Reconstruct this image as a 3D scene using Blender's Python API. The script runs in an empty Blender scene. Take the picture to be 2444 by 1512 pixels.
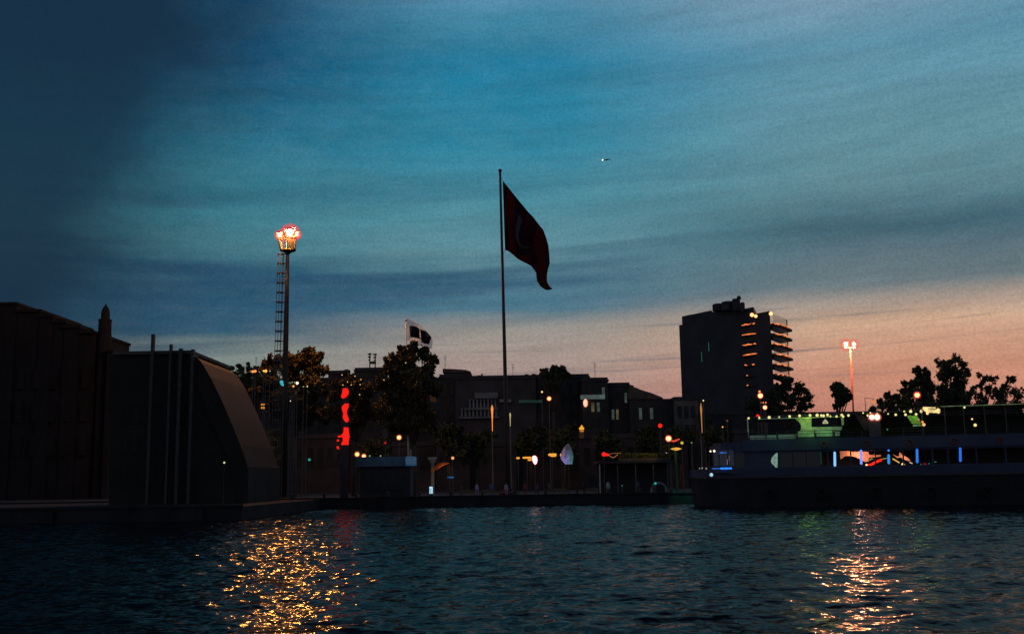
import bpy, math, random
import numpy as np
from mathutils import Vector, Matrix
random.seed(7); rng = np.random.default_rng(7)
SC = bpy.context.scene
COL = SC.collection
R = math.radians

# ------------------------------------------------------------------ camera
F = 2506.0; CX, CY = 1221.5, 756.0
CAM = Vector((0, 0, 3.2)); PITCH = math.atan(392 / F); ROLL = R(0.9)
_f = Vector((0, math.cos(PITCH), math.sin(PITCH)))
_r0 = Vector((1, 0, 0)); _u0 = Vector((0, -math.sin(PITCH), math.cos(PITCH)))
_r = _r0 * math.cos(ROLL) - _u0 * math.sin(ROLL)
_u = _u0 * math.cos(ROLL) + _r0 * math.sin(ROLL)
cd = bpy.data.cameras.new('camera'); cam = bpy.data.objects.new('camera', cd); COL.objects.link(cam)
m = Matrix.Identity(4)
for i in range(3):
    m[i][0], m[i][1], m[i][2], m[i][3] = _r[i], _u[i], -_f[i], CAM[i]
cam.matrix_world = m
cd.sensor_width = 36; cd.lens = 36 * F / 2443.0; cd.clip_end = 20000; cd.clip_start = 0.3
SC.camera = cam

def ray(px, py): return _f + _r * ((px - CX) / F) + _u * ((CY - py) / F)
def P(px, py, Y):
    d = ray(px, py); return CAM + d * (Y / d.y)
def X(px, Y, py=1100): return P(px, py, Y).x
def Z(px, py, Y): return P(px, py, Y).z
GZ = 1.3

def lin(*c):
    return tuple(((v / 255) / 12.92 if v / 255 <= 0.04045 else ((v / 255 + 0.055) / 1.055) ** 2.4) for v in c)

# ------------------------------------------------------------------ materials
MATS = {}
def mat(name, rgb, rough=0.8, var=0.35, scale=1.5, metal=0.0, bump=0.0, stretch=None, spec=0.3):
    if name in MATS: return MATS[name]
    m = bpy.data.materials.new(name); m.use_nodes = True; nt = m.node_tree; N = nt.nodes; L = nt.links
    b = N['Principled BSDF']; b.inputs['Roughness'].default_value = rough; b.inputs['Metallic'].default_value = metal
    b.inputs['Specular IOR Level'].default_value = spec
    tc = N.new('ShaderNodeTexCoord'); mp = N.new('ShaderNodeMapping'); no = N.new('ShaderNodeTexNoise')
    no.inputs['Scale'].default_value = scale; no.inputs['Detail'].default_value = 6
    if stretch: mp.inputs['Scale'].default_value = stretch
    L.new(tc.outputs['Object'], mp.inputs['Vector']); L.new(mp.outputs['Vector'], no.inputs['Vector'])
    cr = N.new('ShaderNodeValToRGB'); e = cr.color_ramp.elements
    e[0].position = 0.3; e[1].position = 0.72
    e[0].color = (*[c * (1 - var) for c in rgb], 1); e[1].color = (*[min(1, c * (1 + var)) for c in rgb], 1)
    L.new(no.outputs['Fac'], cr.inputs['Fac']); L.new(cr.outputs['Color'], b.inputs['Base Color'])
    if bump:
        bp = N.new('ShaderNodeBump'); bp.inputs['Strength'].default_value = bump; bp.inputs['Distance'].default_value = 0.05
        L.new(no.outputs['Fac'], bp.inputs['Height']); L.new(bp.outputs['Normal'], b.inputs['Normal'])
    MATS[name] = m; return m

def em(name, rgb, s=1.0, sample=True, blotch=0.0, scale=3.0):
    if name in MATS: return MATS[name]
    m = bpy.data.materials.new(name); m.use_nodes = True; nt = m.node_tree; N = nt.nodes; L = nt.links
    N.remove(N['Principled BSDF']); e = N.new('ShaderNodeEmission'); e.inputs['Color'].default_value = (*rgb, 1)
    e.inputs['Strength'].default_value = s
    if blotch:
        tc = N.new('ShaderNodeTexCoord'); no = N.new('ShaderNodeTexNoise'); no.inputs['Scale'].default_value = scale
        no.inputs['Detail'].default_value = 5
        mr = N.new('ShaderNodeMapRange'); mr.inputs['From Min'].default_value = 0.3; mr.inputs['From Max'].default_value = 0.7
        mr.inputs['To Min'].default_value = s * (1 - blotch); mr.inputs['To Max'].default_value = s * (1 + blotch)
        L.new(tc.outputs['Object'], no.inputs['Vector']); L.new(no.outputs['Fac'], mr.inputs['Value']); L.new(mr.outputs['Result'], e.inputs['Strength'])
    L.new(e.outputs[0], N['Material Output'].inputs['Surface'])
    if not sample: m.cycles.emission_sampling = 'NONE'
    MATS[name] = m; return m

def shell(name, rgb, s, alpha):
    """thin emissive shell that imitates the glow around a lamp; the bulb shows through"""
    if name in MATS: return MATS[name]
    m = bpy.data.materials.new(name); m.use_nodes = True; nt = m.node_tree; N = nt.nodes; L = nt.links
    N.remove(N['Principled BSDF']); e = N.new('ShaderNodeEmission'); e.inputs['Color'].default_value = (*rgb, 1); e.inputs['Strength'].default_value = s
    t = N.new('ShaderNodeBsdfTransparent'); x = N.new('ShaderNodeMixShader'); x.inputs[0].default_value = alpha
    L.new(t.outputs[0], x.inputs[1]); L.new(e.outputs[0], x.inputs[2]); L.new(x.outputs[0], N['Material Output'].inputs['Surface'])
    m.cycles.emission_sampling = 'NONE'
    MATS[name] = m; return m

def cloth(name, rgb, trans=0.5, sheer=0.0):
    if name in MATS: return MATS[name]
    m = bpy.data.materials.new(name); m.use_nodes = True; nt = m.node_tree; N = nt.nodes; L = nt.links
    N.remove(N['Principled BSDF']); d = N.new('ShaderNodeBsdfDiffuse'); t = N.new('ShaderNodeBsdfTranslucent'); x = N.new('ShaderNodeMixShader')
    tc = N.new('ShaderNodeTexCoord'); no = N.new('ShaderNodeTexNoise'); no.inputs['Scale'].default_value = 0.9; no.inputs['Detail'].default_value = 5
    mx = N.new('ShaderNodeMixRGB'); mx.inputs[1].default_value = (*[c * .75 for c in rgb], 1); mx.inputs[2].default_value = (*[min(1, c * 1.25) for c in rgb], 1)
    L.new(tc.outputs['Object'], no.inputs['Vector']); L.new(no.outputs['Fac'], mx.inputs[0])
    L.new(mx.outputs[0], d.inputs['Color']); L.new(mx.outputs[0], t.inputs['Color']); x.inputs[0].default_value = trans
    L.new(d.outputs[0], x.inputs[1]); L.new(t.outputs[0], x.inputs[2]); out = x.outputs[0]
    if sheer:
        tr = N.new('ShaderNodeBsdfTransparent'); y = N.new('ShaderNodeMixShader'); y.inputs[0].default_value = sheer
        L.new(out, y.inputs[1]); L.new(tr.outputs[0], y.inputs[2]); out = y.outputs[0]
    L.new(out, N['Material Output'].inputs['Surface'])
    MATS[name] = m; return m

def glass(name, tint=(0.8, 0.85, 0.9), clear=0.75):
    if name in MATS: return MATS[name]
    m = bpy.data.materials.new(name); m.use_nodes = True; nt = m.node_tree; N = nt.nodes; L = nt.links
    N.remove(N['Principled BSDF']); g = N.new('ShaderNodeBsdfGlossy'); g.inputs['Roughness'].default_value = 0.05; g.inputs['Color'].default_value = (.28, .3, .33, 1)
    t = N.new('ShaderNodeBsdfTransparent'); t.inputs['Color'].default_value = (*tint, 1); x = N.new('ShaderNodeMixShader'); x.inputs[0].default_value = clear
    no = N.new('ShaderNodeTexNoise'); no.inputs['Scale'].default_value = 2.0; bp = N.new('ShaderNodeBump'); bp.inputs['Strength'].default_value = 0.05
    L.new(no.outputs['Fac'], bp.inputs['Height']); L.new(bp.outputs['Normal'], g.inputs['Normal'])
    L.new(g.outputs[0], x.inputs[1]); L.new(t.outputs[0], x.inputs[2]); L.new(x.outputs[0], N['Material Output'].inputs['Surface'])
    MATS[name] = m; return m

STEEL = mat('dark steel', (.10, .10, .11), .5, .3, 3, .3)
CONC = mat('quay concrete', (.024, .025, .031), .9, .45, .6, bump=.4)
PAVE = mat('paving', (.035, .036, .043), .85, .4, .35)
DWALL = mat('dark plaster', (.044, .046, .053), .9, .4, .25)
DWALL2 = mat('grey plaster', (.048, .05, .06), .9, .4, .2)
PALE = mat('pale stone', (.2, .235, .25), .85, .3, .3)
ROOF = mat('roof tiles', (.10, .085, .08), .9, .4, .8)
WIN = mat('dark window glass', (.025, .032, .036), .2, .5, .4, spec=.15)
FRAME = mat('window frame', (.035, .037, .042), .7, .2, 2)
BARK = mat('bark', (.08, .065, .05), .95, .4, 2, bump=.5, stretch=(1, 1, .25))
LEAF = mat('dark leaves', (.06, .085, .045), .8, .7, .35)
LEAFW = mat('plane tree leaves', (.085, .07, .032), .75, .7, .3)
LEAFC = mat('cypress leaves', (.045, .065, .045), .85, .6, .4)
WOOD = mat('wood planks', (.12, .09, .06), .8, .4, 2, stretch=(.3, 3, 3))
BLACKP = mat('black paint', (.05, .05, .055), .5, .3, 2)

# ------------------------------------------------------------------ mesh helpers
def origin_of(o):
    v = Vector((0, 0, 0))
    while o is not None:
        v = v + o.location; o = o.parent
    return v

class MB:
    def __init__(s): s.v = []; s.f = []
    def add(s, vs, fs):
        n = len(s.v); s.v += [tuple(v) for v in vs]; s.f += [tuple(i + n for i in f) for f in fs]; return s
    def box(s, x0, x1, y0, y1, z0, z1):
        vs = [(x, y, z) for x in (x0, x1) for y in (y0, y1) for z in (z0, z1)]
        return s.add(vs, [(0, 1, 3, 2), (4, 6, 7, 5), (0, 4, 5, 1), (2, 3, 7, 6), (0, 2, 6, 4), (1, 5, 7, 3)])
    def prism(s, pts, vec):
        """polygon pts (3D) pushed along vec"""
        n = len(pts); vec = Vector(vec); a = [Vector(p) for p in pts]; b = [p + vec for p in a]
        fs = [tuple(range(n)), tuple(range(2 * n - 1, n - 1, -1))] + [(i, i + n, (i + 1) % n + n, (i + 1) % n) for i in range(n)]
        return s.add(a + b, fs)
    def tube(s, pts, rad, n=8):
        pts = [Vector(p) for p in pts]
        if not hasattr(rad, '__len__'): rad = [rad] * len(pts)
        vs = []; fs = []
        for i, p in enumerate(pts):
            t = (pts[min(i + 1, len(pts) - 1)] - pts[max(i - 1, 0)]).normalized()
            a = t.orthogonal().normalized() if abs(t.z) > .9 else t.cross(Vector((0, 0, 1))).normalized(); b = t.cross(a)
            for k in range(n):
                w = 2 * math.pi * k / n; vs.append(p + (a * math.cos(w) + b * math.sin(w)) * rad[i])
            if i:
                for k in range(n):
                    fs.append(((i - 1) * n + k, (i - 1) * n + (k + 1) % n, i * n + (k + 1) % n, i * n + k))
        fs.append(tuple(range(n - 1, -1, -1))); fs.append(tuple(range((len(pts) - 1) * n, len(pts) * n)))
        return s.add(vs, fs)
    def lathe(s, c, prof, n=14):
        c = Vector(c); vs = []; fs = []
        for r, z in prof:
            for k in range(n):
                w = 2 * math.pi * k / n; vs.append(c + Vector((r * math.cos(w), r * math.sin(w), z)))
        for i in range(len(prof) - 1):
            for k in range(n): fs.append((i * n + k, i * n + (k + 1) % n, (i + 1) * n + (k + 1) % n, (i + 1) * n + k))
        fs.append(tuple(range(n - 1, -1, -1))); fs.append(tuple(range((len(prof) - 1) * n, len(prof) * n)))
        return s.add(vs, fs)
    def sphere(s, c, r, sc=(1, 1, 1), n=14, m=8):
        c = Vector(c); vs = [c + Vector((0, 0, -r * sc[2]))]; fs = []
        for i in range(1, m):
            a = -math.pi / 2 + math.pi * i / m
            for k in range(n):
                w = 2 * math.pi * k / n
                vs.append(c + Vector((r * sc[0] * math.cos(a) * math.cos(w), r * sc[1] * math.cos(a) * math.sin(w), r * sc[2] * math.sin(a))))
        vs.append(c + Vector((0, 0, r * sc[2]))); t = len(vs) - 1
        for k in range(n):
            fs.append((0, 1 + (k + 1) % n, 1 + k)); fs.append((t, t - n + k, t - n + (k + 1) % n))
        for i in range(m - 2):
            for k in range(n):
                a = 1 + i * n; fs.append((a + k, a + (k + 1) % n, a + n + (k + 1) % n, a + n + k))
        return s.add(vs, fs)
    def grid(s, rows):
        nr, nc = len(rows), len(rows[0]); vs = [p for r in rows for p in r]
        return s.add(vs, [(i * nc + j, i * nc + j + 1, (i + 1) * nc + j + 1, (i + 1) * nc + j) for i in range(nr - 1) for j in range(nc - 1)])
    def build(s, name, mt, parent=None, smooth=False):
        me = bpy.data.meshes.new(name); o0 = origin_of(parent) if parent else Vector((0, 0, 0))
        me.from_pydata([(v[0] - o0.x, v[1] - o0.y, v[2] - o0.z) for v in s.v], [], s.f)
        me.materials.append(mt)
        if smooth:
            me.polygons.foreach_set('use_smooth', [True] * len(me.polygons))
        o = bpy.data.objects.new(name, me); COL.objects.link(o)
        if parent: o.parent = parent
        return o

def tag(o, label=None, cat=None, group=None, kind=None):
    for k, v in (('label', label), ('category', cat), ('group', group), ('kind', kind)):
        if v: o[k] = v
    return o
def thing(name, loc, label, cat, group=None):
    o = bpy.data.objects.new(name, None); o.location = loc; o.empty_display_size = .5; COL.objects.link(o)
    return tag(o, label, cat, group)
def copy_tree(o, parent=None):
    c = o.copy(); COL.objects.link(c); c.parent = parent
    for ch in list(o.children): copy_tree(ch, c)
    return c
def light(name, kind, loc, energy, rgb, parent=None, radius=.3, aim=None, cone=60, blend=.5):
    d = bpy.data.lights.new(name, kind); d.energy = energy; d.color = rgb; d.shadow_soft_size = radius
    o = bpy.data.objects.new(name, d); COL.objects.link(o); o.location = Vector(loc) - (origin_of(parent) if parent else Vector((0, 0, 0)))
    if parent: o.parent = parent
    if kind == 'SPOT': d.spot_size = R(cone); d.spot_blend = blend
    if aim is not None:
        o.rotation_euler = (Vector(aim) - Vector(loc)).to_track_quat('-Z', 'Y').to_euler()
    return o

# ------------------------------------------------------------------ world: dusk sky
def world():
    w = bpy.data.worlds.new('World'); SC.world = w; w.use_nodes = True; nt = w.node_tree; N = nt.nodes; L = nt.links
    bg = N['Background']
    def math_(op, a, b=None, c=None):
        n = N.new('ShaderNodeMath'); n.operation = op
        for i, v in enumerate((a, b, c)):
            if v is None: continue
            if isinstance(v, (int, float)): n.inputs[i].default_value = v
            else: L.new(v, n.inputs[i])
        return n.outputs[0]
    def mrange(v, a, b, c=0., d=1., smooth=True):
        n = N.new('ShaderNodeMapRange'); n.interpolation_type = 'SMOOTHSTEP' if smooth else 'LINEAR'
        L.new(v, n.inputs[0]); 
        for i, q in zip((1, 2, 3, 4), (a, b, c, d)): n.inputs[i].default_value = q
        return n.outputs[0]
    def mix(f, a, b, mode='MIX'):
        n = N.new('ShaderNodeMixRGB'); n.blend_type = mode
        for i, v in enumerate((f, a, b)):
            if isinstance(v, (int, float)): n.inputs[i].default_value = v
            elif isinstance(v, tuple): n.inputs[i].default_value = (*v, 1)
            else: L.new(v, n.inputs[i])
        return n.outputs[0]
    def ramp(v, stops, emax=40.):
        n = N.new('ShaderNodeValToRGB'); cr = n.color_ramp; L.new(v, n.inputs[0])
        while len(cr.elements) < len(stops): cr.elements.new(.5)
        for e, (el, c) in zip(cr.elements, stops): e.position = max(0, el / emax); e.color = (*lin(*c), 1)
        return n.outputs[0]
    tc = N.new('ShaderNodeTexCoord'); sp = N.new('ShaderNodeSeparateXYZ'); L.new(tc.outputs['Generated'], sp.inputs[0])
    x, y, z = sp.outputs
    az = math_('MULTIPLY', math_('ARCTAN2', x, y), 57.2958)       # degrees right of the view
    el = math_('MULTIPLY', math_('ARCSINE', z), 57.2958)
    def noise(sx, sy, sz, scale, detail=6, rough=.55, dist=0.0, tilt=0.0, off=0.0):
        cb = N.new('ShaderNodeCombineXYZ')
        L.new(math_('MULTIPLY', az, sx), cb.inputs[0]); L.new(math_('MULTIPLY', math_('ADD', el, math_('MULTIPLY', az, tilt)), sy), cb.inputs[1])
        cb.inputs[2].default_value = off
        n = N.new('ShaderNodeTexNoise'); n.inputs['Scale'].default_value = scale; n.inputs['Detail'].default_value = detail
        n.inputs['Roughness'].default_value = rough; n.inputs['Distortion'].default_value = dist
        L.new(cb.outputs[0], n.inputs['Vector']); return n.outputs['Fac']
    e01 = math_('DIVIDE', math_('ADD', el, math_('MULTIPLY', math_('SUBTRACT', noise(.05, .25, 0, 1., 4, .5, .4, -.06), .5), 1.8)), 40.)
    left = ramp(e01, [(0, (80, 98, 100)), (4, (132, 138, 130)), (7.3, (122, 136, 132)), (8.0, (44, 88, 112)), (9.8, (34, 80, 108)), (12.5, (66, 122, 136)), (14.5, (60, 130, 146)), (18, (36, 112, 138)), (22, (14, 78, 112)), (27, (24, 82, 120)), (40, (22, 62, 96))])
    mid = ramp(e01, [(0, (178, 116, 116)), (3, (178, 128, 122)), (5.6, (168, 142, 134)), (8.2, (156, 150, 142)), (9.2, (72, 116, 136)), (9.6, (66, 112, 134)), (12.3, (92, 138, 150)), (15, (74, 140, 156)), (18, (42, 134, 162)), (22, (26, 122, 156)), (25, (66, 138, 168)), (28, (120, 150, 180)), (40, (70, 110, 150))])
    right = ramp(e01, [(0, (160, 96, 98)), (3, (188, 120, 106)), (5.4, (204, 144, 118)), (7.6, (204, 166, 138)), (8.8, (170, 154, 142)), (9.9, (104, 122, 128)), (12.6, (58, 98, 114)), (15, (92, 136, 148)), (18, (98, 148, 162)), (22, (92, 148, 172)), (27, (136, 156, 176)), (40, (80, 116, 150))])
    c = mix(mrange(az, -16., -1.), left, mid)
    c = mix(mrange(az, 1., 19.), c, right)
    # streaky dusk clouds, stretched flat and rising gently to one side
    st = mrange(noise(.022, .40, 0, 1., 5, .5, .35, -.045, 3.1), .50, .70)
    band = math_('MULTIPLY', mrange(el, 4.2, 8.5), mrange(el, 18., 12.))
    c = mix(math_('MULTIPLY', math_('MULTIPLY', st, band), math_('MULTIPLY', mrange(az, 14., 0.), .85)), c, lin(26, 74, 106))
    wisp = noise(.075, 1.05, 0, 1., 7, .62, .5, -.05, 12.4)
    c = mix(1., c, mrange(wisp, .36, .64, .93, 1.12, False), 'MULTIPLY')
    thin = mrange(noise(.05, 1.6, 0, 1., 4, .5, .5, -.04, 8.3), .58, .70)
    c = mix(math_('MULTIPLY', math_('MULTIPLY', thin, mrange(el, 2.5, 5.)), math_('MULTIPLY', mrange(el, 11., 8.), .5)), c, lin(84, 98, 112))
    c = mix(.06, c, mix(mrange(noise(.5, 1.1, 0, 1., 9, .75, .2, 0, 1.7), .3, .7), lin(20, 70, 100), lin(150, 160, 170)))
    mott = mrange(noise(6.5, 7.5, 0, 1., 3, .8, 0, 0, 2.2), .25, .75, .80, 1.20, False)
    c = mix(1., c, mott, 'MULTIPLY')
    # darker navy area that fills the left of the sky
    edge = math_('ADD', math_('ADD', az, math_('MULTIPLY', math_('SUBTRACT', noise(.10, .16, 0, 1., 6, .6, .3, 0, 5.5), .5), 9.)), math_('MULTIPLY', math_('SUBTRACT', el, 12.), -.30))
    c = mix(math_('MULTIPLY', mrange(edge, -14., -24.5), .93), c, lin(21, 45, 66))
    # behind the camera and overhead: even blue dusk
    ab = math_('ABSOLUTE', az)
    c = mix(mrange(ab, 34., 70.), c, lin(104, 108, 120))
    c = mix(mrange(el, 28., 50.), c, lin(36, 58, 82))
    c = mix(mrange(el, -.5, -4.), c, lin(40, 40, 46))
    sky = N.new('ShaderNodeTexSky'); sky.sky_type = 'NISHITA'; sky.sun_disc = False
    sky.sun_elevation = R(0.5); sky.sun_rotation = R(24); sky.altitude = 10
    skyc = mix(1., sky.outputs[0], (.05, .05, .05), 'MULTIPLY')
    L.new(mix(.06, c, skyc), bg.inputs['Color']); bg.inputs['Strength'].default_value = 1.0
world()

# ------------------------------------------------------------------ water
def water():
    xs = np.concatenate([np.linspace(-1500, -80, 24)[:-1], np.arange(-80, 80.01, .21), np.linspace(80, 1500, 24)[1:]])
    ys = np.concatenate([np.linspace(-600, 16, 14)[:-1], np.arange(16, 60, .17), np.arange(60, 141, .24)])
    gx, gy = np.meshgrid(xs, ys); h = np.zeros_like(gx)
    amp = np.clip((84 - np.abs(gx)) / 6, 0, 1) * np.clip((gy - 14) / 3, 0, 1)
    for k in range(70):
        lam = .62 * (9 ** rng.random()) ; kk = 2 * math.pi / lam
        th = rng.normal(-1.45, .75); a = .0090 * lam ** .9 * rng.uniform(.5, 1.3) / (1 + (lam / 1.7) ** 1.5)
        ph = rng.random() * 6.28
        h += a * np.sin(kk * (gx * math.cos(th) + gy * math.sin(th)) + ph + .6 * np.sin(gx * .11 + k) + .5 * np.sin(gy * .13 + 2 * k))
    gz = h * amp
    nr, nc = gx.shape; me = bpy.data.meshes.new('water')
    co = np.stack([gx, gy, gz], -1).reshape(-1, 3).astype(np.float32)
    i = np.arange(nr * nc).reshape(nr, nc)
    q = np.stack([i[:-1, :-1], i[:-1, 1:], i[1:, 1:], i[1:, :-1]], -1).reshape(-1, 4).astype(np.int32)
    me.vertices.add(len(co)); me.vertices.foreach_set('co', co.ravel())
    me.loops.add(q.size); me.loops.foreach_set('vertex_index', q.ravel())
    me.polygons.add(len(q)); me.polygons.foreach_set('loop_start', np.arange(0, q.size, 4, dtype=np.int32))
    me.polygons.foreach_set('use_smooth', np.ones(len(q), dtype=bool))
    me.update(calc_edges=True); me.validate()
    m = bpy.data.materials.new('harbour water'); m.use_nodes = True; nt = m.node_tree; N = nt.nodes; L = nt.links; b = N['Principled BSDF']
    b.inputs['Base Color'].default_value = (.006, .011, .015, 1); b.inputs['Roughness'].default_value = .115; b.inputs['IOR'].default_value = 1.078
    tc = N.new('ShaderNodeTexCoord'); no = N.new('ShaderNodeTexNoise'); no.inputs['Scale'].default_value = 1.45; no.inputs['Detail'].default_value = 2
    bp = N.new('ShaderNodeBump'); bp.inputs['Strength'].default_value = .95; bp.inputs['Distance'].default_value = .13
    L.new(tc.outputs['Object'], no.inputs['Vector']); L.new(no.outputs['Fac'], bp.inputs['Height']); L.new(bp.outputs['Normal'], b.inputs['Normal'])
    me.materials.append(m); o = bpy.data.objects.new('water', me); COL.objects.link(o); o['kind'] = 'structure'
water()

# ------------------------------------------------------------------ ground and quay
g = MB(); QY = 140.0
g.grid([[(-6000, 142.0, GZ), (6000, 142.0, GZ)], [(-6000, 9000, GZ), (6000, 9000, GZ)]])
tag(g.build('ground', PAVE), kind='structure')
q = MB(); q.box(-400, 400, QY, 142.0, -1.5, GZ + .004); q.box(-400, 400, QY - .15, QY + .6, GZ + .004, GZ + .18)
for k in range(-40, 41): q.box(k * 6 - .12, k * 6 + .12, QY - .1, QY, -1.5, GZ)
tag(q.build('quay', CONC), kind='structure')
jx = X(605, 104)
q = MB(); q.box(-300, jx, 100, QY - .16, -1.5, GZ - .02); q.box(-300, jx, 99.85, 100.4, GZ - .02, GZ + .2)
for k in range(30): q.box(jx - 4 - k * 7, jx - 3.6 - k * 7, 99.7, 99.85, -1.5, GZ - .1)
tag(q.build('jetty', CONC), kind='structure')
hm = MB()
hp = []
for k in range(61):
    xx = -3200 + k * 110; hz = 26 + 22 * math.sin(k * .33) + 14 * math.sin(k * .9 + 1) + 5 * random.random()
    hp.append((xx, hz))
hm.grid([[(x_, 2300, GZ - 1) for x_, _ in hp], [(x_, 2500, h_ * .75) for x_, h_ in hp], [(x_, 2750, h_) for x_, h_ in hp], [(x_, 3600, GZ) for x_, h_ in hp]])
tag(hm.build('hills', mat('far hill', (.05, .06, .065), .95, .5, .01)), kind='structure')

# ------------------------------------------------------------------ trees
def leaves(name, clumps, n, size, mt, parent, sub=13):
    """clumps: list of (centre, radius); leaf-sized quads gathered in many small sprays"""
    cs = []; rs = []
    for c, r in clumps:
        for k in range(sub):
            d = rng.normal(size=3); d /= np.linalg.norm(d)
            cs.append(np.array(c) + d * r * rng.uniform(.25, .95)); rs.append(r * rng.uniform(.18, .42))
        cs.append(np.array(c)); rs.append(r * .62)
    cs = np.array(cs); rs = np.array(rs); w = rs ** 2; w /= w.sum()
    idx = rng.choice(len(cs), n, p=w)
    d = rng.normal(size=(n, 3)); d /= np.linalg.norm(d, axis=1)[:, None]
    pos = cs[idx] + d * (rs[idx] * rng.random(n) ** .45 * np.where(rng.random(n) < .14, rng.uniform(1.1, 1.75, n), 1.))[:, None]
    a = rng.normal(size=(n, 3)); a /= np.linalg.norm(a, axis=1)[:, None]
    b = np.cross(a, rng.normal(size=(n, 3))); b /= np.linalg.norm(b, axis=1)[:, None]
    s = size * rng.uniform(.5, 1.35, n); a *= s[:, None]; b *= (s * .62)[:, None]
    v = np.stack([pos - a, pos - b * .9, pos + a, pos + b * .9], 1).reshape(-1, 3)
    o0 = origin_of(parent); v -= np.array(o0)
    me = bpy.data.meshes.new(name); q = np.arange(n * 4, dtype=np.int32)
    me.vertices.add(n * 4); me.vertices.foreach_set('co', v.astype(np.float32).ravel())
    me.loops.add(n * 4); me.loops.foreach_set('vertex_index', q)
    me.polygons.add(n); me.polygons.foreach_set('loop_start', q[::4].copy()); me.update(calc_edges=True)
    me.materials.append(mt); o = bpy.data.objects.new(name, me); COL.objects.link(o); o.parent = parent
    return o

def tree(name, label, cat, Y, cl, trunk_px, n=5000, size=.4, mt=LEAF, group=None, z0=None, depth=.5):
    n = int(n * 1.7); size *= .74
    """cl: (px, py, radius px) clumps of the crown at distance Y"""
    s = Y / F; z0 = GZ if z0 is None else z0
    base = Vector((X(trunk_px, Y), Y, z0)); root = thing(name, base, label, cat, group)
    clumps = []
    for (px, py, r) in cl:
        p = P(px, py, Y + random.uniform(-depth, depth) * r * s); clumps.append(((p.x, p.y, p.z), r * s))
    leaves('crown', clumps, n, size, mt, root)
    t = MB(); low = min(c[2] - r * .3 for c, r in clumps); fork = base + Vector((.2, 0, max(1.5, (low - z0) * .75)))
    tr = max(.12, .018 * (max(c[2] for c, r in clumps) - z0))
    t.tube([base - Vector((0, 0, .2)), base + Vector((.1, .05, (fork.z - z0) * .5)), fork], [tr * 1.5, tr, tr * .85], 9)
    for c, r in clumps[:14]:
        c = Vector(c); mid = fork.lerp(c, .55) + Vector((random.uniform(-.3, .3), random.uniform(-.3, .3), .3))
        t.tube([fork - Vector((0, 0, .2)), mid, c], [tr * .6, tr * .35, tr * .12], 6)
    t.build('trunk', BARK, root, True)
    return root

random.seed(11)
tree('plane_tree', 'broad plane tree lit orange behind the tall floodlight mast', 'tree', 176,
     [(650, 870, 26), (632, 882, 20), (700, 862, 26), (735, 846, 18), (742, 838, 14), (760, 852, 16), (722, 868, 28), (755, 880, 26), (776, 884, 14), (690, 890, 32), (745, 910, 34), (650, 910, 30), (700, 940, 40), (625, 930, 26), (765, 930, 26), (660, 970, 40), (735, 985, 40), (770, 985, 26)],
     700, 15000, .42, LEAFW, 'plane trees on the waterfront')
tree('plane_tree', 'tall rounded plane tree below the black and white flag', 'tree', 160,
     [(985, 833, 20), (965, 842, 16), (955, 830, 9), (1010, 842, 24), (1030, 860, 18), (940, 862, 22), (925, 880, 20), (975, 865, 30), (1025, 885, 22), (950, 895, 32), (990, 900, 40), (915, 915, 24), (940, 945, 40), (990, 955, 45), (1030, 925, 26), (915, 985, 34), (960, 1010, 44), (1010, 1005, 40)],
     985, 16000, .38, LEAFW, 'plane trees on the waterfront')
tree('plane_tree', 'low tree with orange-lit leaves behind the red neon sign', 'tree', 166,
     [(806, 918, 20), (830, 908, 17), (850, 918, 20), (868, 932, 20), (800, 945, 20), (835, 950, 24), (865, 962, 22), (885, 985, 24), (800, 985, 24), (850, 1000, 30)],
     845, 8000, .36, LEAFW, 'plane trees on the waterfront')
tree('round_tree', 'leafy tree growing over the rooftops beside the twin chimneys', 'tree', 250,
     [(1300, 888, 13), (1322, 880, 15), (1342, 885, 12), (1312, 895, 17), (1340, 897, 16), (1355, 893, 8), (1290, 897, 8), (1325, 915, 26)], 1322, 4200, .42, LEAF, 'dark trees along the skyline')
tree('round_tree', 'dark tree masking the foot of the balcony tower', 'tree', 300,
     [(1880, 915, 20), (1905, 930, 20), (1860, 935, 24), (1925, 950, 16), (1890, 955, 26), (1840, 955, 24), (1915, 970, 22), (1935, 968, 9), (1800, 968, 24), (1850, 975, 26)], 1880, 7000, .5, LEAF, 'dark trees along the skyline')
tree('round_tree', 'small dense tree standing alone under the double floodlight', 'tree', 260,
     [(1990, 922, 13), (2003, 926, 14), (2017, 934, 14), (2026, 946, 12), (2005, 945, 16), (1996, 938, 13), (2012, 955, 16), (1998, 965, 12)], 2006, 4500, .4, LEAF, 'dark trees along the skyline')
tree('round_tree', 'tallest open-crowned tree above the ferry canopy', 'tree', 210,
     [(2250, 868, 17), (2280, 858, 15), (2268, 880, 22), (2298, 872, 13), (2290, 895, 24), (2308, 890, 10), (2255, 900, 24), (2285, 925, 30), (2250, 935, 28), (2305, 945, 22), (2272, 962, 28), (2305, 968, 22), (2245, 968, 20)], 2272, 6500, .38, LEAF, 'dark trees along the skyline')
tree('round_tree', 'open-crowned tree beside the tallest tree, nearer the double floodlight', 'tree', 205,
     [(2190, 885, 14), (2212, 892, 14), (2198, 905, 20), (2180, 915, 16), (2158, 915, 10), (2215, 920, 24), (2185, 935, 24), (2160, 935, 16), (2210, 950, 26), (2165, 955, 20), (2190, 970, 24), (2222, 972, 20), (2158, 974, 16)], 2196, 6500, .36, LEAF, 'dark trees along the skyline')
tree('round_tree', 'low bushy tree between the small lone tree and the tall pair', 'tree', 240,
     [(2118, 945, 12), (2138, 945, 12), (2098, 958, 10), (2125, 960, 16), (2148, 962, 14), (2105, 970, 12), (2085, 975, 12), (2130, 975, 18)], 2125, 3000, .38, LEAF, 'dark trees along the skyline')
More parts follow.
